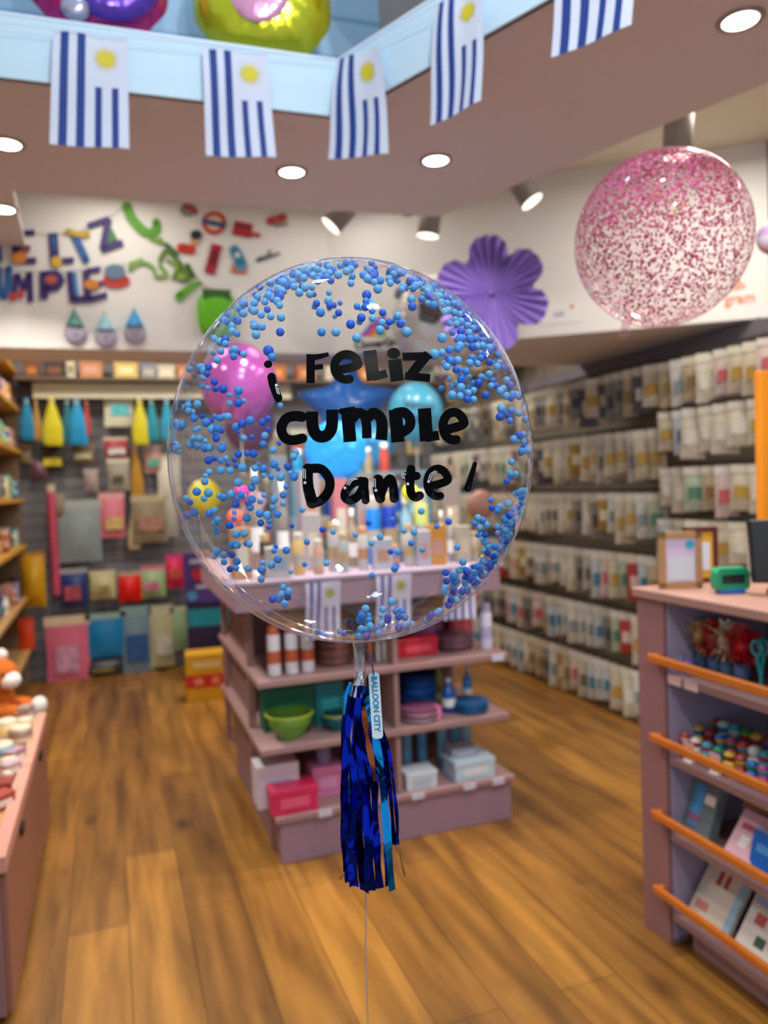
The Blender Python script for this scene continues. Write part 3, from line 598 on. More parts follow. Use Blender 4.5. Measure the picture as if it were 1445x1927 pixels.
def tassel_item(label, loc, w_, h, col, rz=0, group=None):
    t = thing('paper_tassel', label, 'tassel', loc, rz, group); m = MB(); n = 30; pr = [(.12, 0), (.2, -.06), (.13, -.1), (.32, -.3), (.5, -.62), (.5, -.9), (.42, -1)]; vs = []
    for r_, z in pr:
        for i in range(n): a = 2*pi*i/n; rr = w_*r_*(1+(.16 if i % 2 else -.1)*(-z)); vs.append((rr*cos(a), rr*sin(a)*.6, z*h+.02*h*sin(i*3)*(z < -.95)))
    fs = [(k*n+i, k*n+(i+1) % n, (k+1)*n+(i+1) % n, (k+1)*n+i) for k in range(len(pr)-1) for i in range(n)]
    m.add(vs, fs, 0, False); m.build('tassel_strands', mat(col, .6, var=.15, scale=60), t)
    MB().lathe([(w_*.15, -h*.085), (w_*.17, -h*.1), (w_*.15, -h*.115)], n=12).build('binding', mat('#e9e2c8', .5), t)
    return t
def put(px, v_, z, ax=0):      # point on shelf z: column px at depth v_ (ax=0 solves u, else v)
    p = [v_, v_, z] if ax else [0, v_, z]
    if ax: p = [v_, 0, z]
    p[ax] = solve(px, ax, p); return V(p)
# ------------------------------------------------------------------ the shop counter on the right
cx = 1.565; ct = thing('shop_counter', 'mauve shop counter with orange rails and open shelves, right', 'counter', (cx, 1.3, 0))
def cb(lo, hi, name, mm, bev=.0015): return MB().b2((lo[0]-cx, lo[1]-1.3, lo[2]), (hi[0]-cx, hi[1]-1.3, hi[2]), bev=bev).build(name, mm, ct)
cb((cx-.012, .3, 1.065), (2.16, 2.032, 1.093), 'countertop', mat('#ac8378', .45, var=.05, scale=5), .003)
cb((cx, 1.90, 0), (2.1, 2.022, 1.065), 'end_panel', PINKD)
cb((cx+.012, 1.893, .02), (2.08, 1.8995, 1.06), 'inner_panel', LILAC)  # thin sheet: lilac light on the end panel's inner face, painted as colour
cb((1.96, .3, .1), (1.98, 1.893, 1.065), 'back_panel', mat('#8d6f78', .6))
cb((cx+.05, .3, 0), (1.96, 1.86, .085), 'plinth', PINK)
SH = [.845, .59, .355, .105]
for z in SH: cb((cx+.004, .3, z-.022), (1.96, 1.893, z), 'shelf', PINK)
for z in (.888, .640, .400, .163): cb((cx-.028, .3, z-.013), (cx-.012, 1.945, z+.013), 'rail', ORANGE, .004)
for y in (1.86, 1.79): cb((cx+.0025, y-.028, .818), (cx+.0038, y+.028, .845), 'price_tag', mat('#e9c9cf', .5), 0)
for z in (.888, .640, .400, .163): cb((cx-.02, 1.915, z-.012), (cx+.002, 1.935, z+.012), 'rail_bracket', ORANGE, 0)
# on the counter
def zr(px, u, z): return put(px, u, z, 1)
fr = thing('picture_frame', 'kraft wooden frame with lilac card standing on the counter end', 'frame', (1.66, 1.93, 1.0935), R(-20))
fw, fh = .132, .176
MB().b2((-fw/2, -.008, 0), (-fw/2+.02, .008, fh)).b2((fw/2-.02, -.008, 0), (fw/2, .008, fh)).b2((-fw/2, -.008, 0), (fw/2, .008, .02)).b2((-fw/2, -.008, fh-.02), (fw/2, .008, fh)).build('frame_border', mat('#b58a5c', .5, var=.1), fr)
MB().b2((-fw/2+.018, -.004, .018), (fw/2-.018, .006, fh-.018)).build('card', mat('#dcc6e4', .5), fr)
MB().b2((-fw/2+.026, -.0055, .026), (fw/2-.026, -.0042, fh*.56)).build('pale_panel', mat('#d5dbe6', .5), fr)
MB().lathe([(0, 0), (.014, 0), (.014, .001)], (fw*.22, -.0045, fh*.77), 14, axis='Y', smooth=False).build('blue_mark', mat('#46b6d6', .5), fr)
fr2 = thing('picture_frame', 'dark red frame with yellow edged notice behind the kraft frame', 'frame', (1.80, 2.0, 1.0935), R(-25))
MB().b2((-.055, -.007, 0), (-.04, .007, .18)).b2((.04, -.007, 0), (.055, .007, .18)).b2((-.04, -.007, 0), (.04, .007, .015)).b2((-.04, -.007, .165), (.04, .007, .18)).build('frame_border', mat('#5e2420', .4), fr2)
MB().b2((-.04, -.003, .015), (.04, .005, .165)).build('notice', mat('#d9a428', .5), fr2); MB().b2((-.03, -.0045, .04), (.03, -.0032, .13)).build('notice_paper', mat('#d8dbea', .5), fr2)
td = thing('tape_dispenser', 'green desk tape dispenser with blue base on the counter', 'tape dispenser', put(1374, 1.78, 1.0935, 0), R(-18))
pr = [(-.045, .012), (.045, .012), (.05, .03), (.048, .062), (.038, .075), (-.038, .075), (-.048, .062), (-.05, .03)]
MB().add([(x, -.022, z) for x, z in pr]+[(x, .022, z) for x, z in pr], [tuple(range(8)), tuple(range(15, 7, -1))]+[(i, 8+i, 8+(i+1) % 8, (i+1) % 8) for i in range(8)]).build('body', mat('#0f9a6c', .4), td)
MB().b2((-.034, -.0235, .030), (.034, -.0222, .056)).build('dark_slot', mat('#14201f', .4), td); MB().b2((-.036, -.024, 0), (.036, .024, .013), bev=.002).build('base', mat('#2166c4', .4), td)
mo = thing('monitor', 'black cash register screen seen from behind at the right edge', 'monitor', put(1512, 1.62, 1.0935), R(-30))
MB().box((0, 0, .008), (.16, .12, .016), bev=.003).build('base', BLACK, mo); MB().box((0, 0, .05), (.04, .03, .08)).build('stand', BLACK, mo)
o = MB().box((0, 0, .13), (.26, .03, .18), bev=.005).build('screen_housing', BLACK, mo); o.rotation_euler = (R(-14), 0, 0)
# tall orange board at the picture edge
ou = solve(1434, 0, (0, 2.1, 1.4)); tag(MB().b2((ou, 2.1, 0), (ou+.08, 2.13, 1.80), bev=.003).build('orange_panel', mat('#f0941a', .45)), 'tall orange board edge standing behind the counter', 'board')
# shelf 1: pompoms, bucket, scissors
def pompom(label, loc, r_, col, group):
    t = thing('tinsel_pompom', label, 'pompom', loc, 0, group); m = MB()
    for k in range(220):
        d = V((random.gauss(0, 1), random.gauss(0, 1), random.gauss(0, 1))).normalized(); s_ = d.cross(V((.2, .5, .8)))  .normalized()*.0034; e = d*r_*rnd(.75, 1.05)+V((0, 0, r_*.9))
        m.add([V((0, 0, r_*.9))+s_, V((0, 0, r_*.9))-s_, e-s_+d.cross(s_)*.8, e+s_], [(0, 1, 2, 3)])
    m.build('tinsel', mat(col, .3, .25), t); MB().ball((0, 0, r_*.9), r_*.45).build('core', mat(col, .4, .4), t); return t
GP = 'tinsel pompoms on the top counter shelf'
for (px, y, z, r_, c, nm) in ((1290, 1180, .9, .05, '#e83040', 'red tinsel pompom nearest the end panel, top counter shelf'), (1318, 1200, 0, .05, '#f0cc90', 'gold tinsel pompom beside the first red one'), (1345, 1170, 0, .05, '#ee3848', 'red tinsel pompom in the middle of the top counter shelf'), (1368, 1205, 0, .052, '#f6e6c0', 'pale gold tinsel pompom above the blue bucket'), (1395, 1180, 0, .05, '#e42c3a', 'red tinsel pompom beside the teal scissors')):
    p = put(px, 1.68 if px % 2 else 1.74, 0, 0); 
    p = V((1.69, solve(px, 1, (1.69, 0, .95)), .8455)); zz = on(px, y, 0, 1.69).z
    t = pompom(nm, (p.x, p.y, .8455+.045), r_*1.3, c, GP)
    MB().lathe([(0, -.045), (.022, -.045), (.025, .01), (0, .01)], n=12).build('paper_cup', mat('#4d6a8c', .5), t)
tz = lambda px, u, z: V((u, solve(px, 1, (u, 0, z)), z))
can_item('small blue and pink glitter pot beside the counter end panel', tz(1279, 1.63, .8455), .018, .06, '#6f8fc8', '#c96a9c', 'glitter_pot', 'pot')
can_item('tall blue glitter pot in front of the gold pompom', tz(1296, 1.61, .8455), .013, .05, '#4e86c4', '#8a4aa0', 'glitter_pot', 'pot')
sc_ = thing('scissors', 'teal handled craft scissors leaning at the right end of the top counter shelf', 'scissors', tz(1432, 1.66, .8455), 0)
for s_ in (-1, 1):
    m = MB(); m.tube([V((s_*.012, .018*cos(a), .12+.02*sin(a))) for a in [2*pi*k/14 for k in range(15)]], .005, 6); m.build('handle', mat('#19a4a8', .4), sc_)
    MB().tube([(s_*.012, 0, .1), (s_*-.006, 0, .003)], [.006, .003], 6).build('blade', mat('#19a4a8', .4), sc_)
# shelf 2: little toys
TC = ['#c9202a', '#1f8f3c', '#1a63b8', '#e8e4de', '#d9b02a', '#b02a6e', '#12a0b4', '#8c2430']
TN = {'#c9202a': 'red', '#1f8f3c': 'green', '#1a63b8': 'blue', '#e8e4de': 'white', '#d9b02a': 'yellow', '#b02a6e': 'magenta', '#12a0b4': 'turquoise', '#8c2430': 'dark red'}
def toy(label, loc, s_, c1, c2, group):
    t = thing('small_toy', label, 'toy', loc, rnd(0, 6), group)
    MB().ball((0, 0, s_*.8), (s_*.75, s_*.6, s_*.8), 12, 8).build('toy_body', mat(c1, .35), t)
    MB().ball((0, 0, s_*1.85), s_*.5, 12, 8).build('head', mat(c2, .35), t)
    MB().lathe([(s_*.52, s_*1.95), (s_*.5, s_*2.15), (0, s_*2.4)], n=12).build('cap', mat(c1, .35), t); return t
words = ['leftmost', 'second', 'third', 'fourth', 'fifth', 'sixth', 'seventh', 'eighth', 'ninth', 'tenth', 'eleventh', 'twelfth']
k = 0
for row, (u, zz) in enumerate(((1.615, 0), (1.68, .0), (1.75, .0))):
    for i in range(8):
        px = 1290+i*21+row*5; c1 = TC[(i*3+row) % 8]; c2 = TC[(i*5+row*2+3) % 8]
        p = tz(px, u, .5905); toy('%s toy with %s head, %s from end panel, %s row' % (TN[c1], TN[c2], 'nearest' if i == 0 else words[i], ['front', 'middle', 'back'][row]), p, .031+.005*row, c1, c2, 'small toys on the second counter shelf')
for i, px in enumerate((1296, 1345)):
    t = thing('price_card', ['pink price card among the toys near the end panel', 'pink price card in the middle of the toys'][i], 'price card', tz(px, 1.592, .5905), R(90), 'price cards among the toys')
    MB().box((0, 0, .03), (.042, .002, .06)).build('card', mat('#e4b9b4', .5), t); MB().box((0, 0, .002), (.03, .02, .004)).build('foot', WHITE, t)
# shelf 3 and 4: books and packs leaning on the back
def booklet(label, px, u, z, w_, h, T, c1, pics, lean=28, name='book', cat='book', group=None, rz=0):
    t = thing(name, label, cat, tz(px, u, z+.001), R(90)+rz, group); t.rotation_euler = (0, 0, R(-90)+rz)
    L_ = R(lean); g = Matrix.Rotation(-L_, 4, 'X')
    def pan(mb, nm, mm): o = mb.build(nm, mm, t); o.matrix_local = g; return o
    T2 = T
    pan(MB().b2((-w_/2, -T2, .0), (w_/2, 0, h), bev=.0015), 'cover', mat(c1, .35)); pan(MB().b2((-w_/2+.001, -T2+.002, h-.0005), (w_/2-.001, -.002, h+.001)), 'pages', WHITE)
    for (x, y, a, b_, c) in pics: pan(MB().b2((x*w_-a*w_/2, -T2-.0012, y*h-b_*h/2), (x*w_+a*w_/2, -T2, y*h+b_*h/2)), 'print', mat(c, .5))
    return t
# local -Y faces the aisle after the -90 turn
booklet('grey patterned pouch with blue and pink label on the third counter shelf', 1318, 1.64, .3555, .13, .15, .035, '#6f7a80', [(-.05, .55, .3, .8, '#4a9bd8'), (-.05, .3, .3, .15, '#e27ab0'), (.3, .75, .3, .2, '#e7dcd8')], 20, 'zip_pouch', 'pouch')
booklet('pink booklet with dark pink title and white rabbit on the third counter shelf', 1385, 1.60, .3555, .095, .15, .012, '#eab6c6', [(0, .7, .6, .12, '#c8386e'), (.0, .42, .3, .22, '#f6f3f2')], 38)
booklet('brown card folder standing behind the pink booklet', 1415, 1.70, .3555, .10, .15, .012, '#a9825e', [(0, .5, .7, .06, '#8a6644')], 15, 'card_folder', 'folder')
booklet('bright blue box at the right edge of the third counter shelf', 1446, 1.63, .3555, .09, .11, .03, '#1a6fd0', [(0, .6, .6, .2, '#57a6ea')], 15, 'blue_pack', 'box')
booklet('cream book with red bars and blue strip on the bottom counter shelf', 1335, 1.62, .1055, .16, .19, .016, '#ded3c4', [(-.12, .75, .1, .3, '#b8433a'), (.06, .75, .1, .3, '#c04a40'), (-.25, .2, .3, .14, '#d98a80'), (.42, .5, .16, .98, '#9cc0d4')], 35)
booklet('cream book with red circle and green leaf on the bottom counter shelf', 1425, 1.60, .1055, .16, .18, .016, '#e5dfd6', [(-.2, .6, .22, .18, '#c4574e'), (-.05, .3, .2, .16, '#3f5c44'), (.25, .45, .25, .3, '#b84a52'), (-.3, .85, .3, .12, '#aab6e0')], 35)
booklet('small blue booklet leaning at the right edge above the bottom shelf', 1440, 1.72, .1055, .09, .15, .012, '#2c78c8', [(0, .5, .4, .3, '#e9e9f2')], 12)
# ------------------------------------------------------------------ the island unit in the middle
IU0, IU1, IV = .565, 1.565, 2.89
isl = thing('island_display', 'mauve island display unit with open shelves in the middle of the floor', 'display unit', (1.06, 3.35, 0))
def ib(lo, hi, name, mm=PINK, bev=.0015): return MB().b2((lo[0]-1.06, lo[1]-3.35, lo[2]), (hi[0]-1.06, hi[1]-3.35, hi[2]), bev=bev).build(name, mm, isl)
ib((IU0, IV, 0), (IU1, 3.95, .165), 'plinth', mat('#9c8090', .6, var=.05, scale=4)); ib((IU0-.02, IV-.015, .165), (IU1+.015, 3.97, .187), 'shelf')
for z in (.455, .715): ib((.50, IV-.005, z-.024), (IU1+.005, 3.97, z), 'shelf')
ib((.43, IV, .985), (1.545, 4.02, 1.085), 'top_cabinet', mat('#a08290', .6, var=.04, scale=4)); ib((.42, IV-.01, 1.085), (1.555, 4.03, 1.10), 'worktop', mat('#b3a0b6', .5))
ib((1.055, IV+.01, .187), (1.075, 3.9, .985), 'divider'); ib((IU0, 3.4, .187), (IU1-.03, 3.42, .985), 'back_panel', mat('#6d4a58', .6))
for y in (3.17, 3.90): ib((.51, y, .187), (.54, y+.03, .985), 'post', mat('#9c7a6e', .6))
ib((IU0-.02, 3.42, .187), (IU0, 3.9, .985), 'side_panel', mat('#8a6a66', .6))
for y in (3.42, 3.9): ib((IU1-.03, y, .187), (IU1, y+.02, .985), 'post')
for px, z in ((937, .705), (787, .18), (884, .18), (938, .18), (612, .18)):
    u = solve(px, 0, (0, IV-.018, z)); ib((u-.027, IV-.02, z-.016), (u+.027, IV-.0155, z+.01), 'price_tag', mat('#cfcfe6', .5), 0)
IS3, IS2, IS1, IST = .1875, .4555, .7155, 1.1005
def I(px, z, v_=3.0): return V((solve(px, 0, (0, v_, z)), v_, z))
# flags on the island front
for i, (x0, x1, yt, yb, lab) in enumerate(((575, 640, 1098, 1205, 'left flag on the island front, striped blue and grey'), (708, 773, 1085, 1190, 'middle flag on the island front, under the clear balloon'), (836, 895, 1072, 1168, 'right flag on the island front'))):
    flag(0, 'striped_flag', lab, 'striped flags on the island front', *[on(x, y, 1, IV-.03) for x, y in ((x0, yt), (x1, yt-6), (x1, yb-6), (x0, yb))], mats=(mat('#c9c3d6', .8), mat('#4a4f98', .8), mat('#a8a23a', .7)))
# island goods
GC = 'white spray cans with orange caps on the island'
for i, (px, s_) in enumerate(((517, 1), (550, 1), (580, .95))):
    can_item(['leftmost white spray can with orange cap on the upper island shelf', 'second white spray can with orange cap on the island shelf', 'third white spray can, right of the two others, on the island'][i], I(px, IS1, 2.97), .026, .20*s_, '#e6dfe2', '#c4603a', group=GC)
can_item('tall white and lilac can at the right end of the upper island shelf', I(915, IS1, 2.99), .027, .2, '#d9d6ea', '#b9b2d8')
can_item('copper coloured can behind the neck of the clear balloon', I(697, IS1, 3.0), .012, .16, '#b5603a', '#b5603a')
for i, px in enumerate((712, 724)): can_item(['slim white tube beside the copper can', 'slim cream tube right of the white tube'][i], I(px, IS1, 3.0), .010, .16, ['#e9e4e0', '#ddd2bd'][i], '#dcd8d0', 'slim_tube', 'tube')
t = plates('stack of brown round tins left of the balloon neck', I(630, IS1, 3.06), .075, .085, '#8e5c56', '#a5766c', 7)
plates('stack of dusty rose plates on the right of the upper island shelf', I(855, IS1, 3.08), .085, .06, '#a8788a', '#8c6676', 7)
box_item('bright red soft package on the upper island shelf', I(778, IS1, 3.06), .19, .11, .075, '#d5283c', '#f0566a')
box_item('small crimson box behind the dusty rose plates', I(862, IS1, 3.24), .12, .08, .17, '#b23a48', '#d0606a')
bowl('round pink bowl behind the red package', I(800, IS1, 3.26), .1, .17, '#c27ab0')
box_item('dark green gift box at the left of the middle island shelf', I(542, IS2, 3.14), .22, .1, .175, '#0e6e4c', '#128a5e', lid=False)
bowl('green plastic bowl in front of the dark green box', I(546, IS2, 3.0), .095, .10, '#6b9a3e')
box_item('teal glitter box beside the dark green box', I(617, IS2, 3.12), .12, .1, .18, '#1f8d9a', '#3ab4c0', lid=False)
bowl('dark teal bowl half hidden by the foil tassel', I(635, IS2, 3.0), .06, .07, '#1b5a5c')
plates('stack of royal blue plates on the middle island shelf', I(787, IS2, 3.14), .085, .14, '#1560b4', '#3a86d0', 12)
plates('stack of rose and white plates in front of the blue stack', I(790, IS2, 2.98), .085, .05, '#b96a8e', '#e2dbe6', 6)
plates('stack of wide blue plates at the right end of the middle island shelf', I(886, IS2, 2.99), .078, .04, '#1d6fae', '#2a86c2', 5)
can_item('pink roll standing between the plate stacks', I(824, IS2, 2.94), .016, .06, '#ea86b4', '#ea86b4', 'ribbon_roll', 'ribbon roll')
bottle_item('blue bottle left of the wide blue plates', I(845, IS2, 3.02), .03, .15, '#1c72d0', '#d2d6e8'); bottle_item('pale blue bottle behind the wide blue plates', I(880, IS2, 3.1), .022, .17, '#3c8cdc', '#c8d0e8')
can_item('small yellow tub at the back of the middle island shelf', I(826, IS2, 3.2), .02, .15, '#c8c24a', '#a8a43a', 'tub', 'tub')
box_item('white lace patterned box at the left of the lower island shelf', I(520, IS3, 3.04), .17, .12, .17, '#dcd6e2', '#b8c4d8', lid=False)
box_item('red and pink gift box at the front of the lower island shelf', I(550, IS3, 2.95), .19, .12, .10, '#d62a5e', '#e85a80', bow=False)
box_item('light pink round edged box behind the red gift box', I(612, IS3, 3.06), .13, .11, .12, '#de82b4', '#e8a0c6')
cups('stack of lilac paper cups standing on the light pink box', I(612, IS3, 3.06)+V((0, 0, .121)), .035, .09, '#b9b2dc')
for i, (px, v_, h) in enumerate(((766, 3.1, .2), (795, 3.12, .19), (833, 3.12, .2), (857, 3.12, .2), (878, 3.1, .2))):
    cups('stack of light blue paper cups, %s from the divider' % ['first', 'second', 'third', 'fourth', 'fifth'][i], I(px, IS3, v_), .026, h, ['#8cc0e4', '#6cb0dc', '#9ccbe8', '#7bb8de', '#a9d2ea'][i], 'light blue cup stacks on the lower island shelf')
box_item('pale blue napkin box at the front right of the lower island shelf', I(882, IS3, 2.97), .19, .14, .085, '#c3dae8', '#dfe8ee')
box_item('grey card box on top of the napkin box behind', I(868, IS3, 3.0)+V((0, -.0, .0855)), .13, .1, .035, '#9a9ba8', '#b8bac4')
box_item('white napkin box right of the divider on the lower island shelf', I(786, IS3, 2.96), .14, .11, .07, '#d5e0e8', '#b8c6d4')
# goods standing on the island top
TOPG = [(455, 3.0, .075, .20, '#b98f6a', 'box', 'tall brown bottle box with printed label'), (500, 3.04, .05, .17, '#3c3a38', 'can', 'black speckled cup'), (486, 3.3, .07, .44, '#cfc4b6', 'bottle', 'large speckled decanter bottle'), (535, 3.32, .06, .38, '#bdb6ac', 'bottle', 'speckled glass bottle with wire'),
        (524, 2.96, .10, .12, '#e5ddd0', 'box', 'white low carton'), (563, 3.0, .06, .17, '#d6b274', 'can', 'yellow and cream candle tin'), (590, 3.12, .06, .24, '#e6dfe0', 'box', 'white packet box'), (600, 2.97, .05, .14, '#c99a86', 'can', 'copper and white candle tin'), (630, 3.05, .06, .2, '#ddd6dc', 'can', 'white glitter tub'),
        (648, 2.97, .05, .16, '#c7cfd2', 'can', 'silver tub'), (665, 3.14, .06, .25, '#d8c6a8', 'bottle', 'cream bottle'), (684, 3.0, .05, .18, '#efe9e4', 'can', 'white tub with gold lid'), (705, 3.2, .08, .30, '#1186e4', 'can', 'sky blue tall canister'), (735, 3.2, .08, .31, '#1a3fb8', 'can', 'royal blue tall canister'),
        (720, 2.97, .08, .13, '#e2e4f0', 'box', 'white box with blue lid'), (742, 2.97, .06, .1, '#2f6fcf', 'can', 'blue cupcake tub'), (765, 3.2, .07, .30, '#9fd4ea', 'bottle', 'pale blue bottle'), (770, 3.0, .05, .18, '#e4dcd0', 'can', 'cream tub beside the blue tub'),
        (795, 3.24, .08, .32, '#d3dd7a', 'can', 'pale yellow green canister'), (797, 2.98, .06, .15, '#d9d4e2', 'box', 'lilac and white carton'), (822, 2.99, .075, .17, '#c98a2c', 'box', 'mustard and white carton'), (832, 3.2, .05, .22, '#d7d9d3', 'bottle', 'clear grey bottle'), (850, 3.04, .035, .23, '#ece8ea', 'bottle', 'slim white bottle'), (872, 3.0, .06, .16, '#ddd2be', 'box', 'cream carton'),
        (893, 3.02, .05, .13, '#e2d8c6', 'can', 'ivory tub at the right end'), (642, 3.37, .07, .38, '#cf7d86', 'box', 'rose carton at the back'), (585, 3.37, .09, .42, '#d9cdd6', 'box', 'pale carton at the back'), (690, 3.37, .08, .36, '#cfc2c6', 'box', 'grey pink carton at the back'), (470, 3.6, .09, .42, '#8a7666', 'box', 'brown carton at the far left'), (530, 3.62, .08, .5, '#9aa7b4', 'box', 'blue grey carton at the far side'), (850, 3.37, .09, .36, '#b9a9a0', 'box', 'beige carton at the far right')]
for px, v_, w_, h, c, kd, lab in TOPG:
    c = '#'+''.join('%02x' % int(int(c[i:i+2], 16)*(.8 if max(int(c[j:j+2], 16)-int(c[k:k+2], 16) for j in (1, 3, 5) for k in (1, 3, 5)) < 60 else .97)) for i in (1, 3, 5))
    p = I(px, IST, v_); lab = lab+' standing on the island worktop'
    if kd == 'box': box_item(lab, p, w_, w_*.7, h, c, random.choice(['#c8b49a', '#b88a7a', '#8fa0b4', '#d8d0c0']), rnd(-.2, .2), 'carton', lid=False)
    elif kd == 'can': can_item(lab, p, w_*.42, h, c, random.choice(['#b8b2aa', '#b09670', '#a8a4b4', '#c08a60']), 'canister', 'canister')
    else: bottle_item(lab, p, w_*.42, h, c)
# acrylic riser with sparkling crystal goods
rs = thing('acrylic_riser', 'clear blue tinted acrylic display riser at the back of the island top', 'riser', (1.15, 3.62, IST))
for z in (.0, .2, .40): MB().b2((-.34, -.16, z), (.34, .16, z+.008), bev=.001).build('riser_shelf', mat('#9fdcf4', .1, alpha=.45), rs)
for x in (-.335, .33): MB().b2((x, -.155, .008), (x+.006, .155, .40)).build('riser_side', mat('#7fd2f4', .1, alpha=.4), rs)
k = 0
for tier, z in enumerate((.008, .208, .408)):
    for i in range(9):
        c = [('#1fb4ec', 'cyan'), ('#0d6be0', 'deep blue'), ('#e4533a', 'orange red'), ('#9adff2', 'icy blue'), ('#1cc4b4', 'turquoise'), ('#d9b98c', 'gold')][(i*2+tier*3+i//3) % 6]
        if tier == 2 and i > 6: continue
        p = (1.15-.30+i*.072, 3.55+.05*(i % 2), IST+z+.0006)
        lab = '%s sparkling jar, %s from the left on the %s tier of the riser' % (c[1], 'first' if i == 0 else words[i], ['bottom', 'middle', 'top'][tier])
        t = thing('glitter_jar', lab, 'jar', p, 0, 'sparkling jars on the riser'); h = rnd(.10, .165)
        MB().lathe([(0, 0), (.026, 0), (.028, h*.4), (.022, h*.7), (.02, h*.78)], n=8, smooth=False).build('jar_body', mat(c[0], .12, .3, bump=1., scale=60, coat=1), t); MB().lathe([(.023, h*.78), (.023, h), (0, h)], n=12).build('lid', mat('#e8e8ee', .3, .5), t)
# balloons standing on sticks behind and on the island
def stick_balloon(px, py, rpx, v_, m_, lab, shape='round', base=None, T=.8, name='foil_balloon', two=None):
    p = on(px, py, 1, v_); s_ = mpp(p)*rpx; t = thing(name, lab, 'balloon', p); face_cam(t, p)
    if shape == 'round': MB().ball((0, 0, 0), (s_, s_*T, s_*1.08), 32, 20).build('balloon_body', m_, t)
    elif shape == 'star': puff(lambda a: s_*(1-.46*abs(((a-pi/2)/(2*pi/5) % 1)*2-1 if False else sin(((a-pi/2)*5/2)))**.8), s_*.34).build('balloon_body', m_, t)
    else: puff(lambda a: s_, s_*T).build('balloon_body', m_, t)
    if base is not None: MB().tube([(0, 0, -s_*.95), (0, 0, base-p.z)], .003, 6).build('stick', mat('#e6e6ea', .4), t); return t, s_, p
stick_balloon(450, 722, 72, 3.75, foil('#c65fc0', b=.1, r=.15, me=.3), 'shiny orchid pink round balloon behind the upper left of the clear balloon', T=.9, base=1.101)
stick_balloon(470, 800, 48, 4.4, foil('#8c5a90', b=.1, me=.3), 'dull purple round balloon below the orchid pink one', T=.9)
t, s_, p = stick_balloon(782, 775, 52, 3.7, mat('#4cb6dc', .35, coat=.5), 'light blue round balloon with dark writing behind the black letters', base=1.101, name='latex_balloon')
X = Matrix.Rotation(R(90), 4, 'X')
for tx, z in (('Vamos', .012), ('Uruguay', -.045)): text_mesh(tx, .058, 'balloon_text', mat('#2c4a68', .5), t, Matrix.Translation((.018, -s_*.8-.004, z+.01)) @ Matrix.Rotation(R(8), 4, 'Y') @ X, bold=.001)
stick_balloon(655, 768, 104, 4.35, foil('#2a8cff', b=.8, r=.3, me=.0, s=12), 'bright blue star shaped foil balloon in the middle', 'star')
stick_balloon(632, 850, 58, 3.42, foil('#22a4ff', b=.9, r=.25, me=.1, s=18), 'crinkled sky blue round foil balloon below the blue star', 'disc', T=.14, base=1.101)
stick_balloon(694, 838, 46, 4.12, foil('#34b4fa', b=.9, r=.25, me=.2, s=18), 'small light blue foil balloon above the middle letters', 'disc', T=.3)
stick_balloon(385, 935, 31, 4.2, mat('#e2d21c', .3, coat=.6), 'yellow round balloon at the left inside edge of the clear balloon', name='latex_balloon')
stick_balloon(772, 928, 16, 3.1, mat('#f0ea10', .35), 'small bright yellow ball standing between the letters', base=1.101, name='latex_balloon')
stick_balloon(480, 945, 19, 3.5, mat('#e59ac4', .3, coat=.5), 'small pink balloon beside the pink tinsel', base=1.101, name='latex_balloon')
stick_balloon(455, 930, 16, 3.45, foil('#e0288c', b=1, s=50), 'small hot pink crinkled foil balloon left of the pink one', 'disc', T=.5, base=1.101)
stick_balloon(443, 975, 16, 3.4, mat('#ec6a50', .4), 'small coral balloon below the hot pink one', base=1.101, name='latex_balloon')
stick_balloon(905, 950, 26, 4.4, mat('#dfa090', .4), 'coral and beige round balloon near the exclamation mark', name='latex_balloon')
# football balloon hanging from the high ceiling
p = at(822, 598, 4.0); s_ = mpp(p)*88; t = thing('football_balloon', 'silver white foil football balloon with dark patches behind the clear balloon top', 'foil balloon', p); face_cam(t, p)
puff(lambda a: s_, s_*.62).build('balloon_body', foil('#e2e0de', b=.6, r=.25, me=.25), t)
for (a, b_, r_) in ((-.12, .02, .27), (.32, .82, .2), (-.75, .5, .15), (.72, -.28, .15)):
    yy = -s_*.62*sqrt(max(.02, 1-(a*a+b_*b_)**1.3))
    o = puff(lambda q: s_*r_*(1+.07*cos(5*q)), s_*.05).build('dark_patch', mat('#3b3a3c', .3, .4, bump=.5, scale=20), t, (a*s_, yy, b_*s_)); o.rotation_euler = (R(-35)*b_, 0, R(40)*a)
MB().tube([(0, 0, s_*.97), (0, .02, 3.05-p.z)], .0015, 6).build('hanging_thread', WHITE, t)
# ------------------------------------------------------------------ right wall: rails and packets
ORD = ['top', 'second', 'third', 'fourth', 'fifth', 'sixth', 'lowest']
def rail(lab, u, v0, v1, z, n, back=3.1, rot=0):
    t = thing('display_rail', lab, 'display rail', (u, (v0+v1)/2, z)); Ln = v1-v0
    MB().b2((-.006, -Ln/2, -.008), (.006, Ln/2, .008)).build('bar', mat('#3a332e', .5), t)
    for y in (-Ln/2+.05, 0, Ln/2-.05): MB().b2((0, y-.006, -.006), (back-u, y+.006, .006)).build('rail_arm', mat('#3a332e', .5), t)
    return t
PK = [('cream', '#ddd3ba', '#efe8d4', '#c9a24a'), ('cream and grey', '#cfc8b6', '#eee8da', '#7a7468'), ('ivory', '#e6deca', '#f2ecdc', None), ('beige', '#c6b696', '#e8dfc8', '#9a7a48'), ('white', '#e2e0d8', '#f2f0ea', '#8fa0a8'), ('grey', '#8f8c86', '#d8d2c2', '#4f4c50'), ('dark grey', '#5a5660', '#cfc8b8', None),
      ('white and pink', '#e4cfc8', '#f2e8e0', '#d86a74'), ('red', '#b9443e', '#e8ddca', '#e8c8c0'), ('pale green', '#bcc9b0', '#ece8d8', '#5a8c74'), ('white and blue', '#cdd6dc', '#efece2', '#4a8cb0'), ('plum', '#5c3f58', '#d8cfbc', None), ('turquoise', '#18a0b0', '#e6dccb', None), ('golden', '#b89048', '#eee4c8', None)]
PM = {}
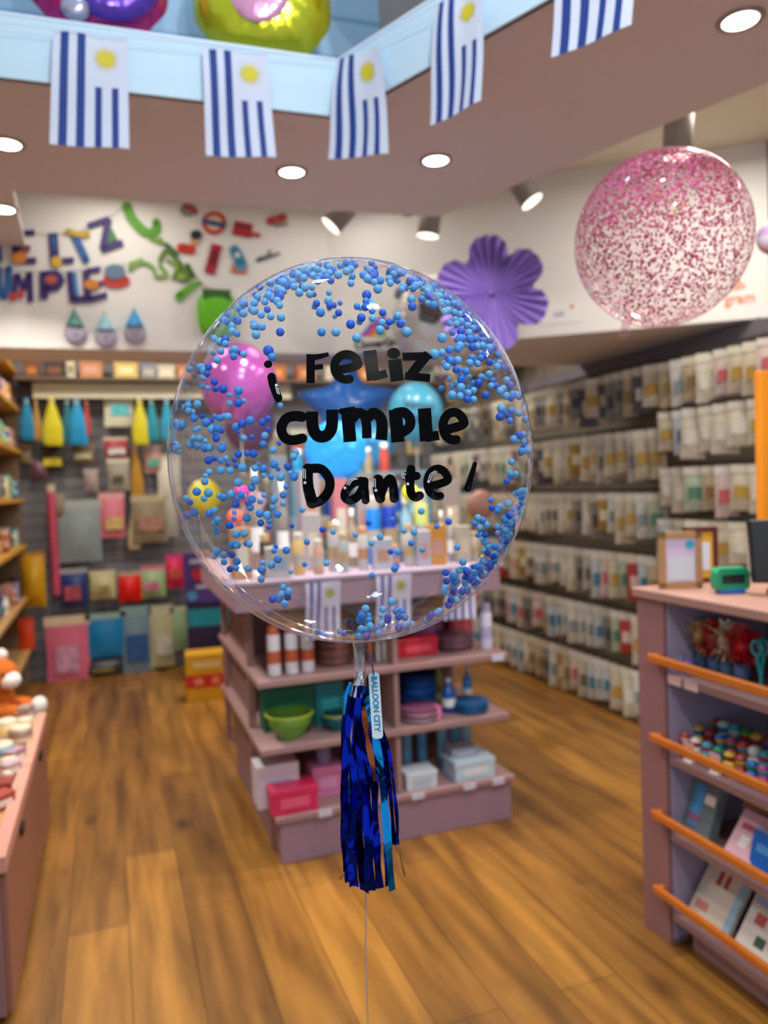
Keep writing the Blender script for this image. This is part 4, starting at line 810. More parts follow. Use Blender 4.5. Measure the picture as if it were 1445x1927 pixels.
def packet(idx, w_, h):
    key = (idx, round(w_, 3), round(h, 3))
    if key not in PM:
        nm, c1, c2, c3 = PK[idx]; dk = lambda h_: h_ and '#'+''.join('%02x' % int(int(h_[i:i+2], 16)*.9) for i in (1, 3, 5)); c1, c2, c3 = dk(c1), dk(c2), dk(c3); m = bag_mesh(w_, h*.84, .036); m.v = [(x, y, z-h*.16) for x, y, z in m.v]
        m.box((0, 0, -h*.09), (w_*.98, .008, h*.18), 1)
        m.b2((-w_*.3, -.0195, -h*.72), (w_*.3, -.0165, -h*.45), 2)
        m.b2((-.004, -.003, -.004), (.004, .003, .012), 3)
        o = m.build('party_packet', [mat(c1, .35, var=.25, scale=25), mat(c2, .5), mat(c3 or c2, .5, var=.3, scale=50), mat('#3a332e', .5)]); PM[key] = o
        return o
    o = PM[key].copy(); COL.objects.link(o); return o
count = 0
def fill(rows, u, v0, v1, step, w_, h, weights, zone, rz0, jit=.02, far=True):
    global count
    for r_, z in rows:
        n = int((v1-v0)/step)+1
        for i in range(n):
            v_ = v0+(i+.5)*step
            if v_ > v1: continue
            wt = weights(r_, v_); idx = random.choices(range(len(PK)), wt)[0]
            o = packet(idx, w_, h); o.location = (u+rnd(-jit, jit)*.5, v_+rnd(-.01, .01), z-.014); o.rotation_euler = (0, rnd(-.05, .05), R(rz0)+rnd(-.12, .12)); o.location.z = z-.02; k_ = rnd(.82, 1.1); o.scale = (rnd(.85, 1.12), 1, k_)
            tag(o, '%s packet, number %d from the %s, %s rail, %s' % (PK[idx][0], i+1, 'counter' if far else 'edge', ORD[min(r_, 6)], zone), 'packet', 'hanging packets, %s section, %s rail' % (zone, ORD[min(r_, 6)])); count += 1
def wts(base): 
    w_ = [1]*len(PK)
    for k, v_ in base.items(): w_[k] = v_
    return w_
def wA(r_, v_):
    if r_ == 0: return wts({5: 6, 6: 6, 0: 4, 8: 2 if v_ < 4.3 else 0, 7: 4 if v_ < 4.6 else 1, 12: 0})
    if r_ == 1: return wts({0: 8, 2: 6, 1: 6, 11: 6 if v_ > 4.9 else 0, 8: 0, 12: 0, 13: 3 if v_ < 4.3 else 0})
    if r_ == 2: return wts({0: 8, 2: 6, 4: 6, 1: 5, 8: 1, 12: 0, 11: 0})
    if r_ == 3: return wts({7: 6, 4: 6, 9: 4, 8: 4 if v_ > 4 else 1, 0: 3, 11: 0, 12: 0, 6: 0})
    if r_ == 4: return wts({4: 9, 5: 5, 10: 4, 7: 4, 12: 0, 6: 3})
    return wts({4: 8, 10: 5, 12: 5 if 3.9 < v_ < 4.6 else 0, 7: 3, 3: 3})
rowsA = [(0, 2.07), (1, 1.72), (2, 1.365), (3, 1.01), (4, .66), (5, .33)]
for r_, z in rowsA: rail('%s dark hanging rail along the right wall, far section' % ORD[r_], 2.85, 3.45, 6.5, z, 0)
fill(rowsA, 2.845, 3.45, 6.5, .088, .105, .27, wA, 'far right wall', -52)
rail('dark hanging rail just under the ceiling in the far right corner', 2.85, 4.7, 6.5, 2.62, 0)
fill([(0, 2.62)], 2.845, 4.7, 6.5, .1, .115, .30, lambda a_, b_: [1 if k in (1, 5, 6, 11) else 0 for k in range(len(PK))], 'high corner', -52)
rowsB = [(0, 2.065), (1, 1.80), (2, 1.50), (3, 1.225), (4, .96)]
for r_, z in rowsB: rail('%s dark hanging rail on the right wall behind the counter' % ORD[r_], 2.85, 2.3, 3.38, z, 0)
fill(rowsB, 2.845, 2.32, 3.38, .1, .125, .235, lambda r_, v_: wts({0: 9, 2: 9, 3: 4, 4: 3, 7: 3, 13: 2, 6: 0, 5: 0, 12: 0, 8: 2 if r_ == 0 and v_ > 3.15 else 0, 11: 0, 10: 1}), 'wall behind the counter', -56)
# ------------------------------------------------------------------ back wall goods
def bw(x, y, v_=6.5): return on(0+x/2.752, 650+y/2.752, 1, v_)
KB = mpp((0, 6.5, 1.4))/2.752
def bbag(cx_, cy_, w_, h, c1, c2, lab, spot=None, head=.2, name='party_pack', cat='packet', T=.05):
    p = bw(cx_, cy_-h/2); return hang_bag(lab+', on the back wall', p, w_*KB, h*KB, c1, c2, spot=spot, head=head, name=name, cat=cat, T=T)
tag(MB().b2((-.62, 6.30, 2.325), (3.05, 6.6, 2.345)).build('wall_shelf', mat('#6b5a4a', .6)), 'long shelf near the top of the back wall carrying boxes', 'shelf')
tag(MB().b2((-.50, 6.42, 2.20), (1.5, 6.44, 2.32)).b2((-.5, 6.44, 2.22), (1.5, 6.6, 2.24)).build('hanging_strip', mat('#ddd9c0', .6)), 'long cream strip on the back wall from which the paper tassels hang', 'strip')
for i, (x, w_, h, c, c2, lab) in enumerate(((170, 70, 80, '#7a4424', '#c07830', 'brown and orange box'), (285, 100, 85, '#3a2420', '#7a4a2a', 'black and brown box'), (372, 40, 95, '#d6cfb2', '#8a8468', 'narrow cream box'), (475, 110, 95, '#c98a58', '#d8a090', 'orange and pink box'), (655, 120, 95, '#d8c070', '#f0e6b0', 'yellow box'),
        (770, 80, 80, '#8a94a0', '#c0b8a8', 'grey box'), (860, 90, 75, '#cfc7b0', '#e6dec8', 'pale cream box'), (950, 70, 75, '#c8784a', '#e0a880', 'orange box'), (1060, 90, 85, '#6a4a3a', '#a88058', 'dark brown box'), (1180, 100, 80, '#d0845a', '#e6b890', 'coral box'), (1420, 120, 90, '#c86a28', '#f0a050', 'orange box seen through the clear balloon'), (1580, 110, 90, '#b8672e', '#e0a060', 'rust coloured box behind the lettering'), (1730, 120, 80, '#d8d2bc', '#b8b098', 'pale box behind the lettering'), (1900, 120, 85, '#c9803c', '#ecc088', 'amber box behind the lettering'))):
    p = on(x/2.752, 719, 1, 6.42); box_item(lab+', number %d from the left on the top shelf' % (i+1), (p.x, 6.42, 2.3455), w_*KB, .12, min(h*KB, .16), c, c2, name='boxed_toy', cat='box')
for i, (x, y, w_, h, c, nm) in enumerate(((135, 375, 62, 210, '#1482b0', 'blue'), (185, 380, 34, 200, '#b88a3a', 'amber'), (265, 390, 84, 240, '#d2c81a', 'yellow'), (345, 385, 50, 220, '#1b6f80', 'dark teal'), (395, 392, 84, 235, '#1592c8', 'bright blue'), (445, 370, 30, 180, '#b8443c', 'red'), (720, 395, 74, 235, '#d4c81e', 'yellow'), (782, 385, 54, 220, '#1590a4', 'turquoise'), (860, 385, 60, 220, '#1a9cc4', 'sky blue'), (700, 660, 62, 320, '#b8882a', 'mustard'), (690, 955, 60, 210, '#cbb994', 'cream'))):
    p = bw(x, y-h/2, 6.43 if i < 9 else 6.5); tassel_item('%s paper tassel, number %d from the left, on the back wall' % (nm, i+1) if i < 9 else 'long %s tassel lower on the back wall' % nm, (p.x, 6.42 if i < 9 else 6.54, min(p.z, 2.235) if i < 9 else p.z), w_*KB, h*KB, c, 0, 'paper tassels on the back wall')
for a in ((610, 310, 150, 220, '#dfe0c8', '#cfd0b4', 'large cream pack with cyan lower stripe', '#58c0c8'), (265, 580, 110, 130, '#38321c', '#2a2418', 'black and yellow pack below the yellow tassel', '#c8b428'), (430, 560, 110, 100, '#7a624a', '#a08a6a', 'brown pack below the bright blue tassel', '#d8c8a0'), (600, 530, 120, 110, '#a8323a', '#d8c8b8', 'red pack with white print', '#e8d8cc'),
          (610, 670, 110, 170, '#9a9488', '#cfc8b4', 'grey cream pack', '#5a4a38'), (790, 590, 90, 150, '#b88a84', '#cfc4b4', 'pink pack with green spot', '#58a890'), (870, 680, 120, 230, '#d6d2c0', '#c8c4b0', 'large white cotton pack', None), (405, 960, 210, 320, '#8d989c', '#a8b0ae', 'large grey transparent sheet pack', None), (575, 880, 125, 235, '#d8788a', '#e0a0a0', 'pink and orange card pack', '#e8b068'),
          (770, 900, 180, 250, '#8c7c60', '#b8a888', 'large beige pack', '#a87868'), (880, 880, 70, 240, '#a8a498', '#c8c4b8', 'narrow grey pack', None), (300, 830, 60, 120, '#8a7a6a', '#a89a88', 'small taupe pack', None), (470, 700, 70, 120, '#9c8c8a', '#b8a8a0', 'dusty pink pack', None), (200, 640, 80, 90, '#6a4450', '#8a6a70', 'dull burgundy pack', None),
          (380, 1250, 130, 190, '#283a78', '#a8a8b0', 'navy blue pack with red spot', '#b84a5c'), (530, 1240, 125, 150, '#d2c896', '#e0d8b0', 'cream square pack with lettering', '#a89a60'), (670, 1250, 115, 160, '#f01c12', '#c8a898', 'bright red square pack', None), (790, 1225, 125, 170, '#a8c490', '#e07a98', 'pale green pack with pink top', '#e07a98'), (905, 1170, 95, 180, '#e8265c', '#d83a80', 'hot pink pack', '#f05a48'),
          (345, 1575, 215, 350, '#e0708c', '#e8d0b0', 'large pink folded tablecloth pack near the floor', '#e898b4'), (545, 1500, 195, 230, '#1684c0', '#9cc0b8', 'bright blue bag pack near the floor', None), (545, 1665, 190, 80, '#3c3c44', '#3a3a40', 'low dark pack under the blue bag', '#8a7c3a'), (700, 1525, 150, 350, '#7d98a8', '#8fb0b4', 'blue and white patterned sack pack', '#2c5c98'), (830, 1510, 125, 330, '#c4c098', '#d0ccb0', 'cream sack pack', '#d8d4b8'), (925, 1470, 90, 240, '#9cb890', '#c0ccb0', 'pale green sack pack', None),
          (130, 560, 60, 100, '#8a7a60', '#a8987c', 'tan pack at the left end', None)):
    bbag(*a[:6], a[6], spot=a[7], head=.14)
for i, x in enumerate((820, 880)): pass
# pink roll leaning
rl = thing('wrapping_roll', 'long slim pink wrapping paper roll hanging at the left of the back wall', 'paper roll', bw(262, 760, 6.5))
m = MB(); a = V((0, 0, 0)); b_ = bw(292, 1290, 6.5)-V(rl.location); m.tube([a, b_], .034, 12); m.build('paper_tube', mat('#c8506c', .4, var=.2, scale=10), rl); MB().tube([a+V((0, 0, .06)), a], .036, 12).build('end_cap', mat('#c9b8a0', .5), rl)
# goods on the back wall seen through the clear balloon
for i in range(26):
    px = 470+(i % 9)*44+rnd(-8, 8); zz = [1.95, 1.55, 1.2][i//9]; c = random.choice([('#b8a88c', 'beige'), ('#8c8478', 'taupe'), ('#c9b27c', 'straw'), ('#6e7a80', 'slate'), ('#d8d0c0', 'cream'), ('#b56a60', 'brick'), ('#58707c', 'blue grey')])
    u = solve(px, 0, (0, 6.5, zz))
    if u > 2.8: continue
    hang_bag('%s party pack, number %d, %s row, back wall behind the clear balloon' % (c[1], i % 9+1, ['upper', 'middle', 'lower'][i//9]), (u, 6.5, zz), .15, rnd(.22, .3), c[0], '#d8d2c2', spot=random.choice([None, '#c86a50', '#4a7a8c']), name='party_pack', group='party packs on the back wall behind the balloon')
# tinsel garlands hanging near the far right corner
for i, (px, c, nm) in enumerate(((850, '#b8a070', 'gold'), (875, '#8c9c70', 'olive'), (905, '#a8865a', 'bronze'), (935, '#b0a080', 'champagne'), (962, '#8c8478', 'grey gold'))):
    u = solve(px, 0, (0, 5.4, 2.3)); m = MB(); 
    for k in range(170):
        z = -rnd(0, .62); d = V((rnd(-1, 1), rnd(-1, 1), rnd(-.4, .4))).normalized(); s_ = V((0, 0, .004)); m.add([V((0, 0, z))+s_, V((0, 0, z))-s_, d*.055+V((0, 0, z))-s_, d*.055+V((0, 0, z))+s_], [(0, 1, 2, 3)])
    t = thing('tinsel_garland', '%s tinsel garland, number %d from the left, hanging by the far right corner' % (nm, i+1), 'garland', (u, 5.4, 2.45), 0, 'tinsel garlands by the far corner')
    m.build('tinsel', mat(c, .3, .6), t); MB().tube([(0, 0, .6), (0, 0, -.63)], .003, 5).build('core_cord', mat('#7a6a50', .6), t)
# ------------------------------------------------------------------ purple display stand and yellow box by the back aisle
ds = thing('display_stand', 'purple and navy cardboard display stand with red logo disc, left of the island', 'display stand', (.74, 6.1, 0), R(-8))
z0 = on(400, 1235, 1, 6.1).z
MB().box((0, 0, .42), (.40, .28, .84), bev=.004).build('cardboard_body', mat('#38285c', .5), ds)
MB().b2((-.21, -.16, .60), (.21, -.14, .98)).build('header_panel', mat('#503a88', .45, var=.2, scale=9), ds)
MB().lathe([(0, 0), (.05, 0), (.05, .003)], (-.1, -.163, .82), 18, axis='Y', smooth=False).build('red_disc', mat('#c8283c', .5), ds)
o = MB().b2((-.16, -.163, .90), (.18, -.161, .93)).b2((-.12, -.163, .71), (.16, -.161, .735)).build('white_print', mat('#c8c4dc', .5), ds)
MB().lathe([(0, 0), (.04, 0), (.04, .003)], (-.15, -.163, .66), 18, axis='Y', smooth=False).build('blue_disc', mat('#4a9cc8', .5), ds)
MB().b2((-.19, -.155, .42), (.19, -.139, .55)).build('teal_panel', mat('#128ca0', .45), ds)
MB().b2((-.19, -.152, .2), (.19, -.139, .38)).build('dark_panel', mat('#2a1c3a', .45, var=.4, scale=18), ds)
yb = thing('cardboard_box', 'yellow cardboard box with red band standing on the floor by the back wall', 'box', (on(392, 1310, 2, 0).x, on(392, 1310, 2, 0).y, 0), R(-6))
MB().box((0, 0, .16), (.29, .2, .32), bev=.003).build('box_body', mat('#d8a01c', .5), yb)
MB().b2((-.147, -.103, .09), (.147, -.099, .18)).build('red_band', mat('#cc2a18', .5), yb); MB().b2((-.09, -.106, .11), (-.03, -.1025, .155)).b2((.03, -.106, .11), (.08, -.1025, .16)).build('print', mat('#e88a68', .5), yb)
MB().b2((-.09, -.1015, .23), (.09, -.099, .25)).b2((-.1, -.1015, .26), (.1, -.099, .27)).build('pale_print', mat('#ecd89a', .5), yb)
# ------------------------------------------------------------------ left shelf unit
LU = -.6
ls = thing('wall_shelving', 'tall shelving unit with mustard boards along the left wall', 'shelving', (-.85, 5.2, 0))
def lb(lo, hi, nm, mm, bev=.002): return MB().b2((lo[0]+.85, lo[1]-5.2, lo[2]), (hi[0]+.85, hi[1]-5.2, hi[2]), bev=bev).build(nm, mm, ls)
LZ = [2.12, 1.80, 1.44, 1.09, .70, .30]
for z in LZ: lb((-1.15, 4.4, z-.028), (LU, 6.45, z), 'shelf_board', MUST if z > .8 else mat('#c39a62', .5, var=.12))
lb((-1.15, 6.45, 0), (LU-.03, 6.48, 2.4), 'end_panel', mat('#8c7458', .6)); lb((-1.15, 4.38, 0), (LU-.03, 4.4, 2.19), 'end_panel', mat('#8c7458', .6)); lb((-1.15, 4.4, 0), (-1.13, 6.45, 2.19), 'back_panel', mat('#6b6058', .7)); lb((-1.15, 4.7, 2.37), (LU, 6.45, 2.4), 'top_board', MUST)
cols = [('#b84a50', 'red'), ('#e8e0d8', 'white'), ('#8cc8d8', 'light blue'), ('#c8a0c8', 'lilac'), ('#d8a0a0', 'rose'), ('#8cc46a', 'lime green'), ('#3a3a3c', 'black'), ('#c88a3a', 'amber'), ('#3a5a9c', 'navy'), ('#d2c89a', 'cream')]
for r_, z in enumerate(LZ[:5]):
    for i in range(11):
        v_ = 4.55+i*.175; c = cols[(i*3+r_*4) % 10]; lab = '%s %%s, number %d from near end, %s shelf, left unit' % (c[1], i+1, ORD[r_])
        if (i+r_) % 3 == 0: can_item(lab % 'canister', (LU-.07, v_, z+.0006), .045, rnd(.1, .16), c[0], cols[(i+r_) % 10][0], 'canister', 'canister', 'goods on the left shelving')
        elif (i+r_) % 3 == 1: box_item(lab % 'toy box', (LU-.09, v_, z+.0006), .13, .1, rnd(.09, .17), c[0], cols[(i*2+r_) % 10][0], rz=R(90), name='toy_box', group='goods on the left shelving')
        else:
            t = thing('plush_toy', lab % 'plush toy', 'plush toy', (LU-.08, v_, z+.0006), R(60), 'goods on the left shelving')
            MB().ball((0, 0, .055), (.05, .045, .056), 14, 10).build('body', mat(c[0], .9), t); MB().ball((0, -.01, .125), .036, 14, 10).ball((-.026, 0, .155), .013).ball((.026, 0, .155), .013).build('head', mat(c[0], .9), t)
# mustard round bag hanging at the shelf end, orange pack lower
p = on(60, 1085, 1, 6.3); hang_bag('big mustard yellow bag hanging at the far end of the left shelving', on(60, 1038, 1, 6.35), .17, .42, '#d09a18', '#b8841a', T=.12, head=.08, name='mustard_bag', cat='bag')
hang_bag('orange red pack hanging low at the far end of the left shelving', on(48, 1162, 1, 6.35), .11, .24, '#e0481c', '#c8401c', head=.1)
# left low cabinet
lc = thing('low_cabinet', 'low pink cabinet with wooden tray top at the left edge', 'cabinet', (-.6, 3.0, 0))
def kb(lo, hi, nm, mm, bev=.0015, par=None): return MB().b2((lo[0]+.6, lo[1]-3.0, lo[2]), (hi[0]+.6, hi[1]-3.0, hi[2]), bev=bev).build(nm, mm, par or lc)
PK2 = mat('#9a6656', .5, var=.05, scale=4)
kb((-1.1, 2.30, .03), (-.325, 3.74, .44), 'carcass', mat('#8f6c6c', .55)); kb((-1.1, 2.33, 0), (-.36, 3.72, .03), 'plinth', mat('#6f5552', .6))
kb((-1.1, 2.28, .44), (-.345, 3.75, .462), 'tray_top', mat('#d09a64', .45, var=.1, scale=8))
kb((-.345, 2.28, .437), (-.305, 3.03, .482), 'top_edge', mat('#cf9484', .5)); kb((-.345, 3.04, .437), (-.305, 3.75, .482), 'top_edge', mat('#cf9484', .5)); kb((-1.1, 2.28, .437), (-.345, 2.31, .482), 'top_edge', mat('#cf9484', .5))
for i, (a, b_) in enumerate(((2.31, 3.02), (3.035, 3.735))):
    d_ = kb((-.325, a, .035), (-.309, b_, .434), 'door', PK2); o = MB().b2((-.309+.6, (a+b_)/2-3.03, .385), (-.298+.6, (a+b_)/2-2.97, .415), bev=.004).build('handle', mat('#1c1a1c', .4), d_)
ty = lambda px, v_: V((min(solve(px, 0, (0, v_, .4625)), -.37), v_, .4625))
items = [(46, 3.35, .05, .08, '#8a6a58', 'can', 'brown round tin on the cabinet tray near the plush toy'), (14, 3.4, .05, .1, '#d8b878', 'can', 'cream tin at the left edge of the cabinet tray'), (60, 3.5, .04, .07, '#c9a878', 'can', 'tan jar at the far end of the cabinet tray'), (5, 3.15, .05, .08, '#1d96b8', 'can', 'turquoise tin on the cabinet tray'), (18, 3.05, .035, .05, '#e0b818', 'can', 'small yellow pot on the cabinet tray'),
         (40, 3.12, .045, .06, '#b08a98', 'box', 'mauve small box on the cabinet tray'), (30, 3.0, .04, .05, '#b8a0a8', 'box', 'lilac grey small box on the cabinet tray'), (8, 2.85, .05, .04, '#8c3c34', 'box', 'dark red small box on the cabinet tray'), (14, 2.9, .02, .05, '#ece4dc', 'can', 'small white pot on the cabinet tray'), (50, 3.62, .04, .09, '#a89088', 'box', 'taupe small box at the far end of the cabinet tray'), (2, 2.7, .05, .05, '#a84a3c', 'box', 'brick red small box nearest on the cabinet tray')]
for px, v_, w_, h, c, kd, lab in items:
    p = ty(px, v_)
    if kd == 'can': can_item(lab, p, w_*.9, h, c, '#d8c8b0', 'tin', 'tin')
    else: box_item(lab, p, w_*1.6, w_*1.2, h, c, '#e8dcd0', rnd(0, 1.5))
# plush fox-like toy on a dark green stool
stl = thing('storage_stool', 'dark green storage stool behind the low cabinet', 'stool', (-.64, 4.05, 0))
MB().lathe([(0, 0), (.2, 0), (.21, .02), (.21, .36), (0, .36)], n=28).build('stool_body', mat('#2f5a50', .7), stl); MB().lathe([(0, .36), (.22, .36), (.225, .385), (.2, .40), (0, .40)], n=28).build('stool_lid', mat('#3f6e62', .8), stl)
pl = thing('plush_toy', 'orange and white plush animal lying on the green stool at the left edge', 'plush toy', (-.60, 4.05, .401), R(-30))
PO = mat('#c8641a', .95, bump=.6, scale=80); PW = mat('#e8e2dc', .95, bump=.6, scale=80)
m = MB().ball((0, 0, .11), (.15, .11, .11), 20, 14).ball((.14, -.05, .05), (.12, .045, .045), 16, 10).ball((.13, .07, .05), (.11, .045, .045), 16, 10).ball((-.12, -.07, .05), (.1, .045, .045), 16, 10).build('body', PO, pl)
MB().ball((.10, -.02, .22), (.09, .085, .08), 18, 12).build('head', PO, pl); MB().ball((.17, -.03, .20), (.05, .05, .04), 14, 10).build('muzzle', PW, pl)
for q in ((.07, .05, .30), (.07, -.08, .30)): MB().ball(q, .03).build('ear', PW, pl)
for q in ((.26, -.06, .05), (.24, .075, .05), (-.2, -.08, .05)): MB().ball(q, (.035, .046, .046), 12, 8).build('paw', PW, pl)
for q in ((.165, -.07, .235), (.165, .01, .235)): MB().ball(q, .011, 10, 8).build('eye', BLACK, pl)
MB().tube([(-.13, .02, .1), (-.22, .04, .16), (-.26, .02, .25)], [.03, .045, .015], 10).build('tail', PW, pl)
# ------------------------------------------------------------------ paper decorations on the bulkhead
WV = 4.262
def wl(x, y): return onp(x/2.89, 350+y/2.89, (-1.15, 4.258), (1.243, 4.238))        # layout of the banner wall
def cut(par, polys, name, h, dy=0., thick=.006):
    m = MB(); o = V(par.location)
    for p in polys:
        vs = [wl(q.x, q.y)-o for q in p]; n = len(vs); k = V((0, -dy, 0)); vs = [v_+k for v_ in vs]; b_ = [v_+V((0, thick, 0)) for v_ in vs]
        m.add(vs+b_, [tuple(range(n)), tuple(range(2*n-1, n-1, -1))]+[(i, (i+1) % n, n+(i+1) % n, n+i) for i in range(n)])
    return m.build(name, mat(h, .55), par)
PU, BL_, OR_, RD, GR = '#3a2470', '#1f62a8', '#d98a34', '#c8382c', '#3c7a44'
b1 = thing('letter_banner', 'purple letter banner reading feliz, upper row on the white bulkhead', 'banner', wl(300, 300))
cut(b1, S([(-20, 225), (-12, 330), (-5, 400)], 34)+S([(-15, 235), (20, 232)], 30), 'letter', BL_)
cut(b1, S([(82, 255), (86, 410)], 40, 'f')+S([(82, 258), (188, 252)], 30, 'f')+S([(85, 330), (165, 335)], 26, 'f')+S([(85, 405), (198, 405)], 32, 'f'), 'letter', PU)
cut(b1, disc2d((105, 390), 45, 32), 'letter_patch', OR_, .004); cut(b1, disc2d((140, 345), 26, 18), 'letter_patch', '#8a4a50', .004)
cut(b1, S([(288, 255), (300, 420)], 50, 'f')+S([(300, 408), (402, 402)], 30, 'f'), 'letter', PU); cut(b1, disc2d((308, 412), 30), 'letter_patch', '#d8b43a', .004); cut(b1, S([(290, 270), (296, 340)], 26), 'letter_patch', BL_, .004)
cut(b1, S([(405, 265), (468, 400)], 40), 'letter', BL_); cut(b1, S([(368, 246), (425, 262), (478, 262)], 30), 'letter_patch', '#c8a83a', .004)
cut(b1, S([(478, 218), (595, 178)], 34, 'f')+S([(590, 180), (560, 340)], 40, 'f')+S([(552, 348), (668, 305)], 36, 'f'), 'letter', PU); cut(b1, [[V((585, 320, 0)), V((640, 290, 0)), V((598, 215, 0))]], 'letter_patch', GR, .004)
MB().tube([wl(x, y)-V(b1.location)+V((0, .003, 0)) for x, y in ((-60, 230), (80, 250), (300, 262), (420, 250), (590, 175), (700, 90))], .0016, 5).build('banner_string', mat('#9a94a8', .6), b1)
b2_ = thing('letter_banner', 'purple and blue letter banner reading cumple, lower row on the white bulkhead', 'banner', wl(300, 550))
cut(b2_, S([(-10, 455), (-5, 560), (20, 600), (40, 540), (48, 450)], 38), 'letter', BL_)
cut(b2_, S([(66, 620), (92, 478)], 34, 'f')+S([(92, 478), (130, 560), (160, 470)], 30, 'f', False)+S([(160, 468), (166, 628)], 34, 'f'), 'letter', PU); cut(b2_, disc2d((70, 602), 22)+disc2d((112, 588), 18, 26), 'letter_patch', RD, .004)
cut(b2_, S([(238, 465), (240, 612)], 46, 'f')+S([(250, 478), (310, 480), (332, 515), (305, 550), (250, 556)], 36), 'letter', PU); cut(b2_, disc2d((278, 510), 34, 24), 'letter_patch', '#c05a44', .004)
cut(b2_, S([(380, 465), (396, 625)], 38, 'f')+S([(392, 618), (478, 612)], 34, 'f'), 'letter', PU); cut(b2_, S([(408, 480), (420, 590)], 20), 'letter_patch', '#4a9ad8', .004)
cut(b2_, S([(468, 458), (478, 625)], 40, 'f')+S([(468, 462), (545, 450)], 28, 'f')+S([(475, 540), (545, 530)], 30)+S([(478, 618), (582, 590)], 32, 'f'), 'letter', PU); cut(b2_, disc2d((498, 535), 42, 28), 'letter_patch', OR_, .004)
cut(b2_, disc2d((632, 515), 76, 38), 'round_badge', RD); cut(b2_, disc2d((625, 468), 58, 42), 'badge_dome', '#6a7f9c', .006)
MB().tube([wl(x, y)-V(b2_.location)+V((0, .003, 0)) for x, y in ((-60, 440), (160, 462), (380, 460), (560, 440), (690, 420))], .0016, 5).build('banner_string', mat('#9a94a8', .6), b2_)
for i, (x, y, c, nm) in enumerate(((410, 780, '#4f8a84', 'green'), (575, 800, '#9ccbe0', 'pale blue'), (735, 780, '#1f9ad8', 'bright blue'))):
    t = thing('party_hat_head', 'small lilac head ornament with %s cone hat on the bulkhead' % nm, 'ornament', wl(x, y+20), group='party hat ornaments under the banner'); s_ = mpp(wl(x, y))/2.89
    MB().ball((0, -.0, 0), (58*s_, .03, 62*s_), 18, 12).build('head', mat('#b9b4cc', .6), t); MB().lathe([(50*s_, 35*s_), (30*s_, 75*s_), (3*s_, 130*s_)], n=16).build('cone_hat', mat(c, .5), t); MB().ball((0, 0, 132*s_), 9*s_, 10, 8).build('hat_tip', mat('#e0d2a8', .6), t)
    MB().ball((0, -.026, -8*s_), (12*s_, .012, 10*s_), 10, 8).ball((-20*s_, -.026, 5*s_), (5*s_, .006, 5*s_), 8, 6).ball((20*s_, -.026, 5*s_), (5*s_, .006, 5*s_), 8, 6).build('face', mat('#a19cc0', .6), t)
tag(MB().tube([wl(380, 790)+V((0, .004, 0)), wl(490, 782)+V((0, .004, 0)), wl(650, 770)+V((0, .004, 0)), wl(760, 770)+V((0, .004, 0))], .0016, 5).build('ornament_string', mat('#8cc8dc', .6)), 'pale blue string joining the three party hat ornaments', 'string')
g = thing('dinosaur_garland', 'green paper dinosaur garland running diagonally down the white bulkhead', 'garland', wl(950, 400))
LG, MG, OL = '#55a01e', '#7fae4a', '#5f7f2c'
cut(g, S([(690, 110), (720, 180), (790, 250), (848, 240), (850, 195)], (52, 44)), 'green_tail', LG); cut(g, S([(825, 280), (875, 300)], 34), 'green_piece', MG)
cut(g, S([(705, 450), (770, 415), (830, 440), (850, 490), (905, 480), (870, 430)], 20), 'pale_outline', MG); cut(g, S([(705, 420), (770, 395)], 14), 'pale_outline', '#9cc060')
cut(g, S([(870, 400), (905, 350), (960, 400), (985, 440)], 24), 'green_piece', OL); cut(g, S([(910, 400), (960, 440), (940, 500)], 18), 'green_piece', MG)
cut(g, disc2d((1000, 480), 52, 44), 'green_piece', OL); cut(g, disc2d((985, 495), 26, 20), 'green_piece', '#8cae58', .004)
cut(g, S([(975, 600), (1045, 545), (1085, 525)], (50, 22)), 'green_leaf', '#62b02c'); cut(g, S([(905, 320), (960, 370)], 26)+S([(1020, 430), (1050, 490)], 22), 'dark_green_piece', '#3a6a30')
MB().tube([wl(x, y)-V(g.location)+V((0, .003, 0)) for x, y in ((660, 90), (860, 290), (1060, 480), (1110, 540), (1290, 640))], .0016, 5).build('garland_string', mat('#5a7a4a', .6), g)
p = wl(1180, 700); t = thing('paper_bag_hanging', 'bright lime green rounded paper lantern at the lower end of the dinosaur garland', 'lantern', p)
s_ = mpp(p)/2.89; puff(lambda a: 105*s_*1/((abs(cos(a)*1.0)**3+abs(sin(a)*.82)**3)**(1/3)), .03, wr=.02).build('lantern_body', mat('#6cc81c', .5), t, (0, -.012, 0)); MB().box((0, -.022, 100*s_), (150*s_, .028, 60*s_), bev=.004).build('dark_green_top', mat('#356a2c', .6), t)
gl_ = 'red travel themed paper cut-outs on the bulkhead'
def cutout(lab, c, parts):
    t = thing('paper_cutout', lab, 'cut-out', wl(*c), group=gl_)
    for i, (nm, polys, h) in enumerate(parts): cut(t, polys, nm, h, i*.002, .004)
    return t
cutout('red and grey paper cut-out, topmost beside the ceiling edge', (1030, 125), [('card', disc2d((1025, 130), 45, 34), '#8c8a84'), ('red_part', S([(1005, 105), (1065, 140)], 22), '#b8283a')])
cutout('red ring paper cut-out with blue bar across', (1165, 200), [('cream_disc', disc2d((1165, 200), 55, 50), '#e2c8a8'), ('ring', S([(1165+55*cos(a), 200+52*sin(a)) for a in [2*pi*k/12 for k in range(13)]], 22), '#c8423a'), ('bar', S([(1098, 190), (1228, 218)], 24, 'f'), '#2a4a8c')])
cutout('red bus shaped paper cut-out', (1330, 230), [('bus_body', S([(1270, 225), (1370, 245)], 76, 'f'), '#b41f34'), ('windows', S([(1285, 212), (1360, 228)], 12, 'f'), '#6a2a40'), ('bus_front', S([(1375, 262), (1408, 268)], 22), '#c8384a')])
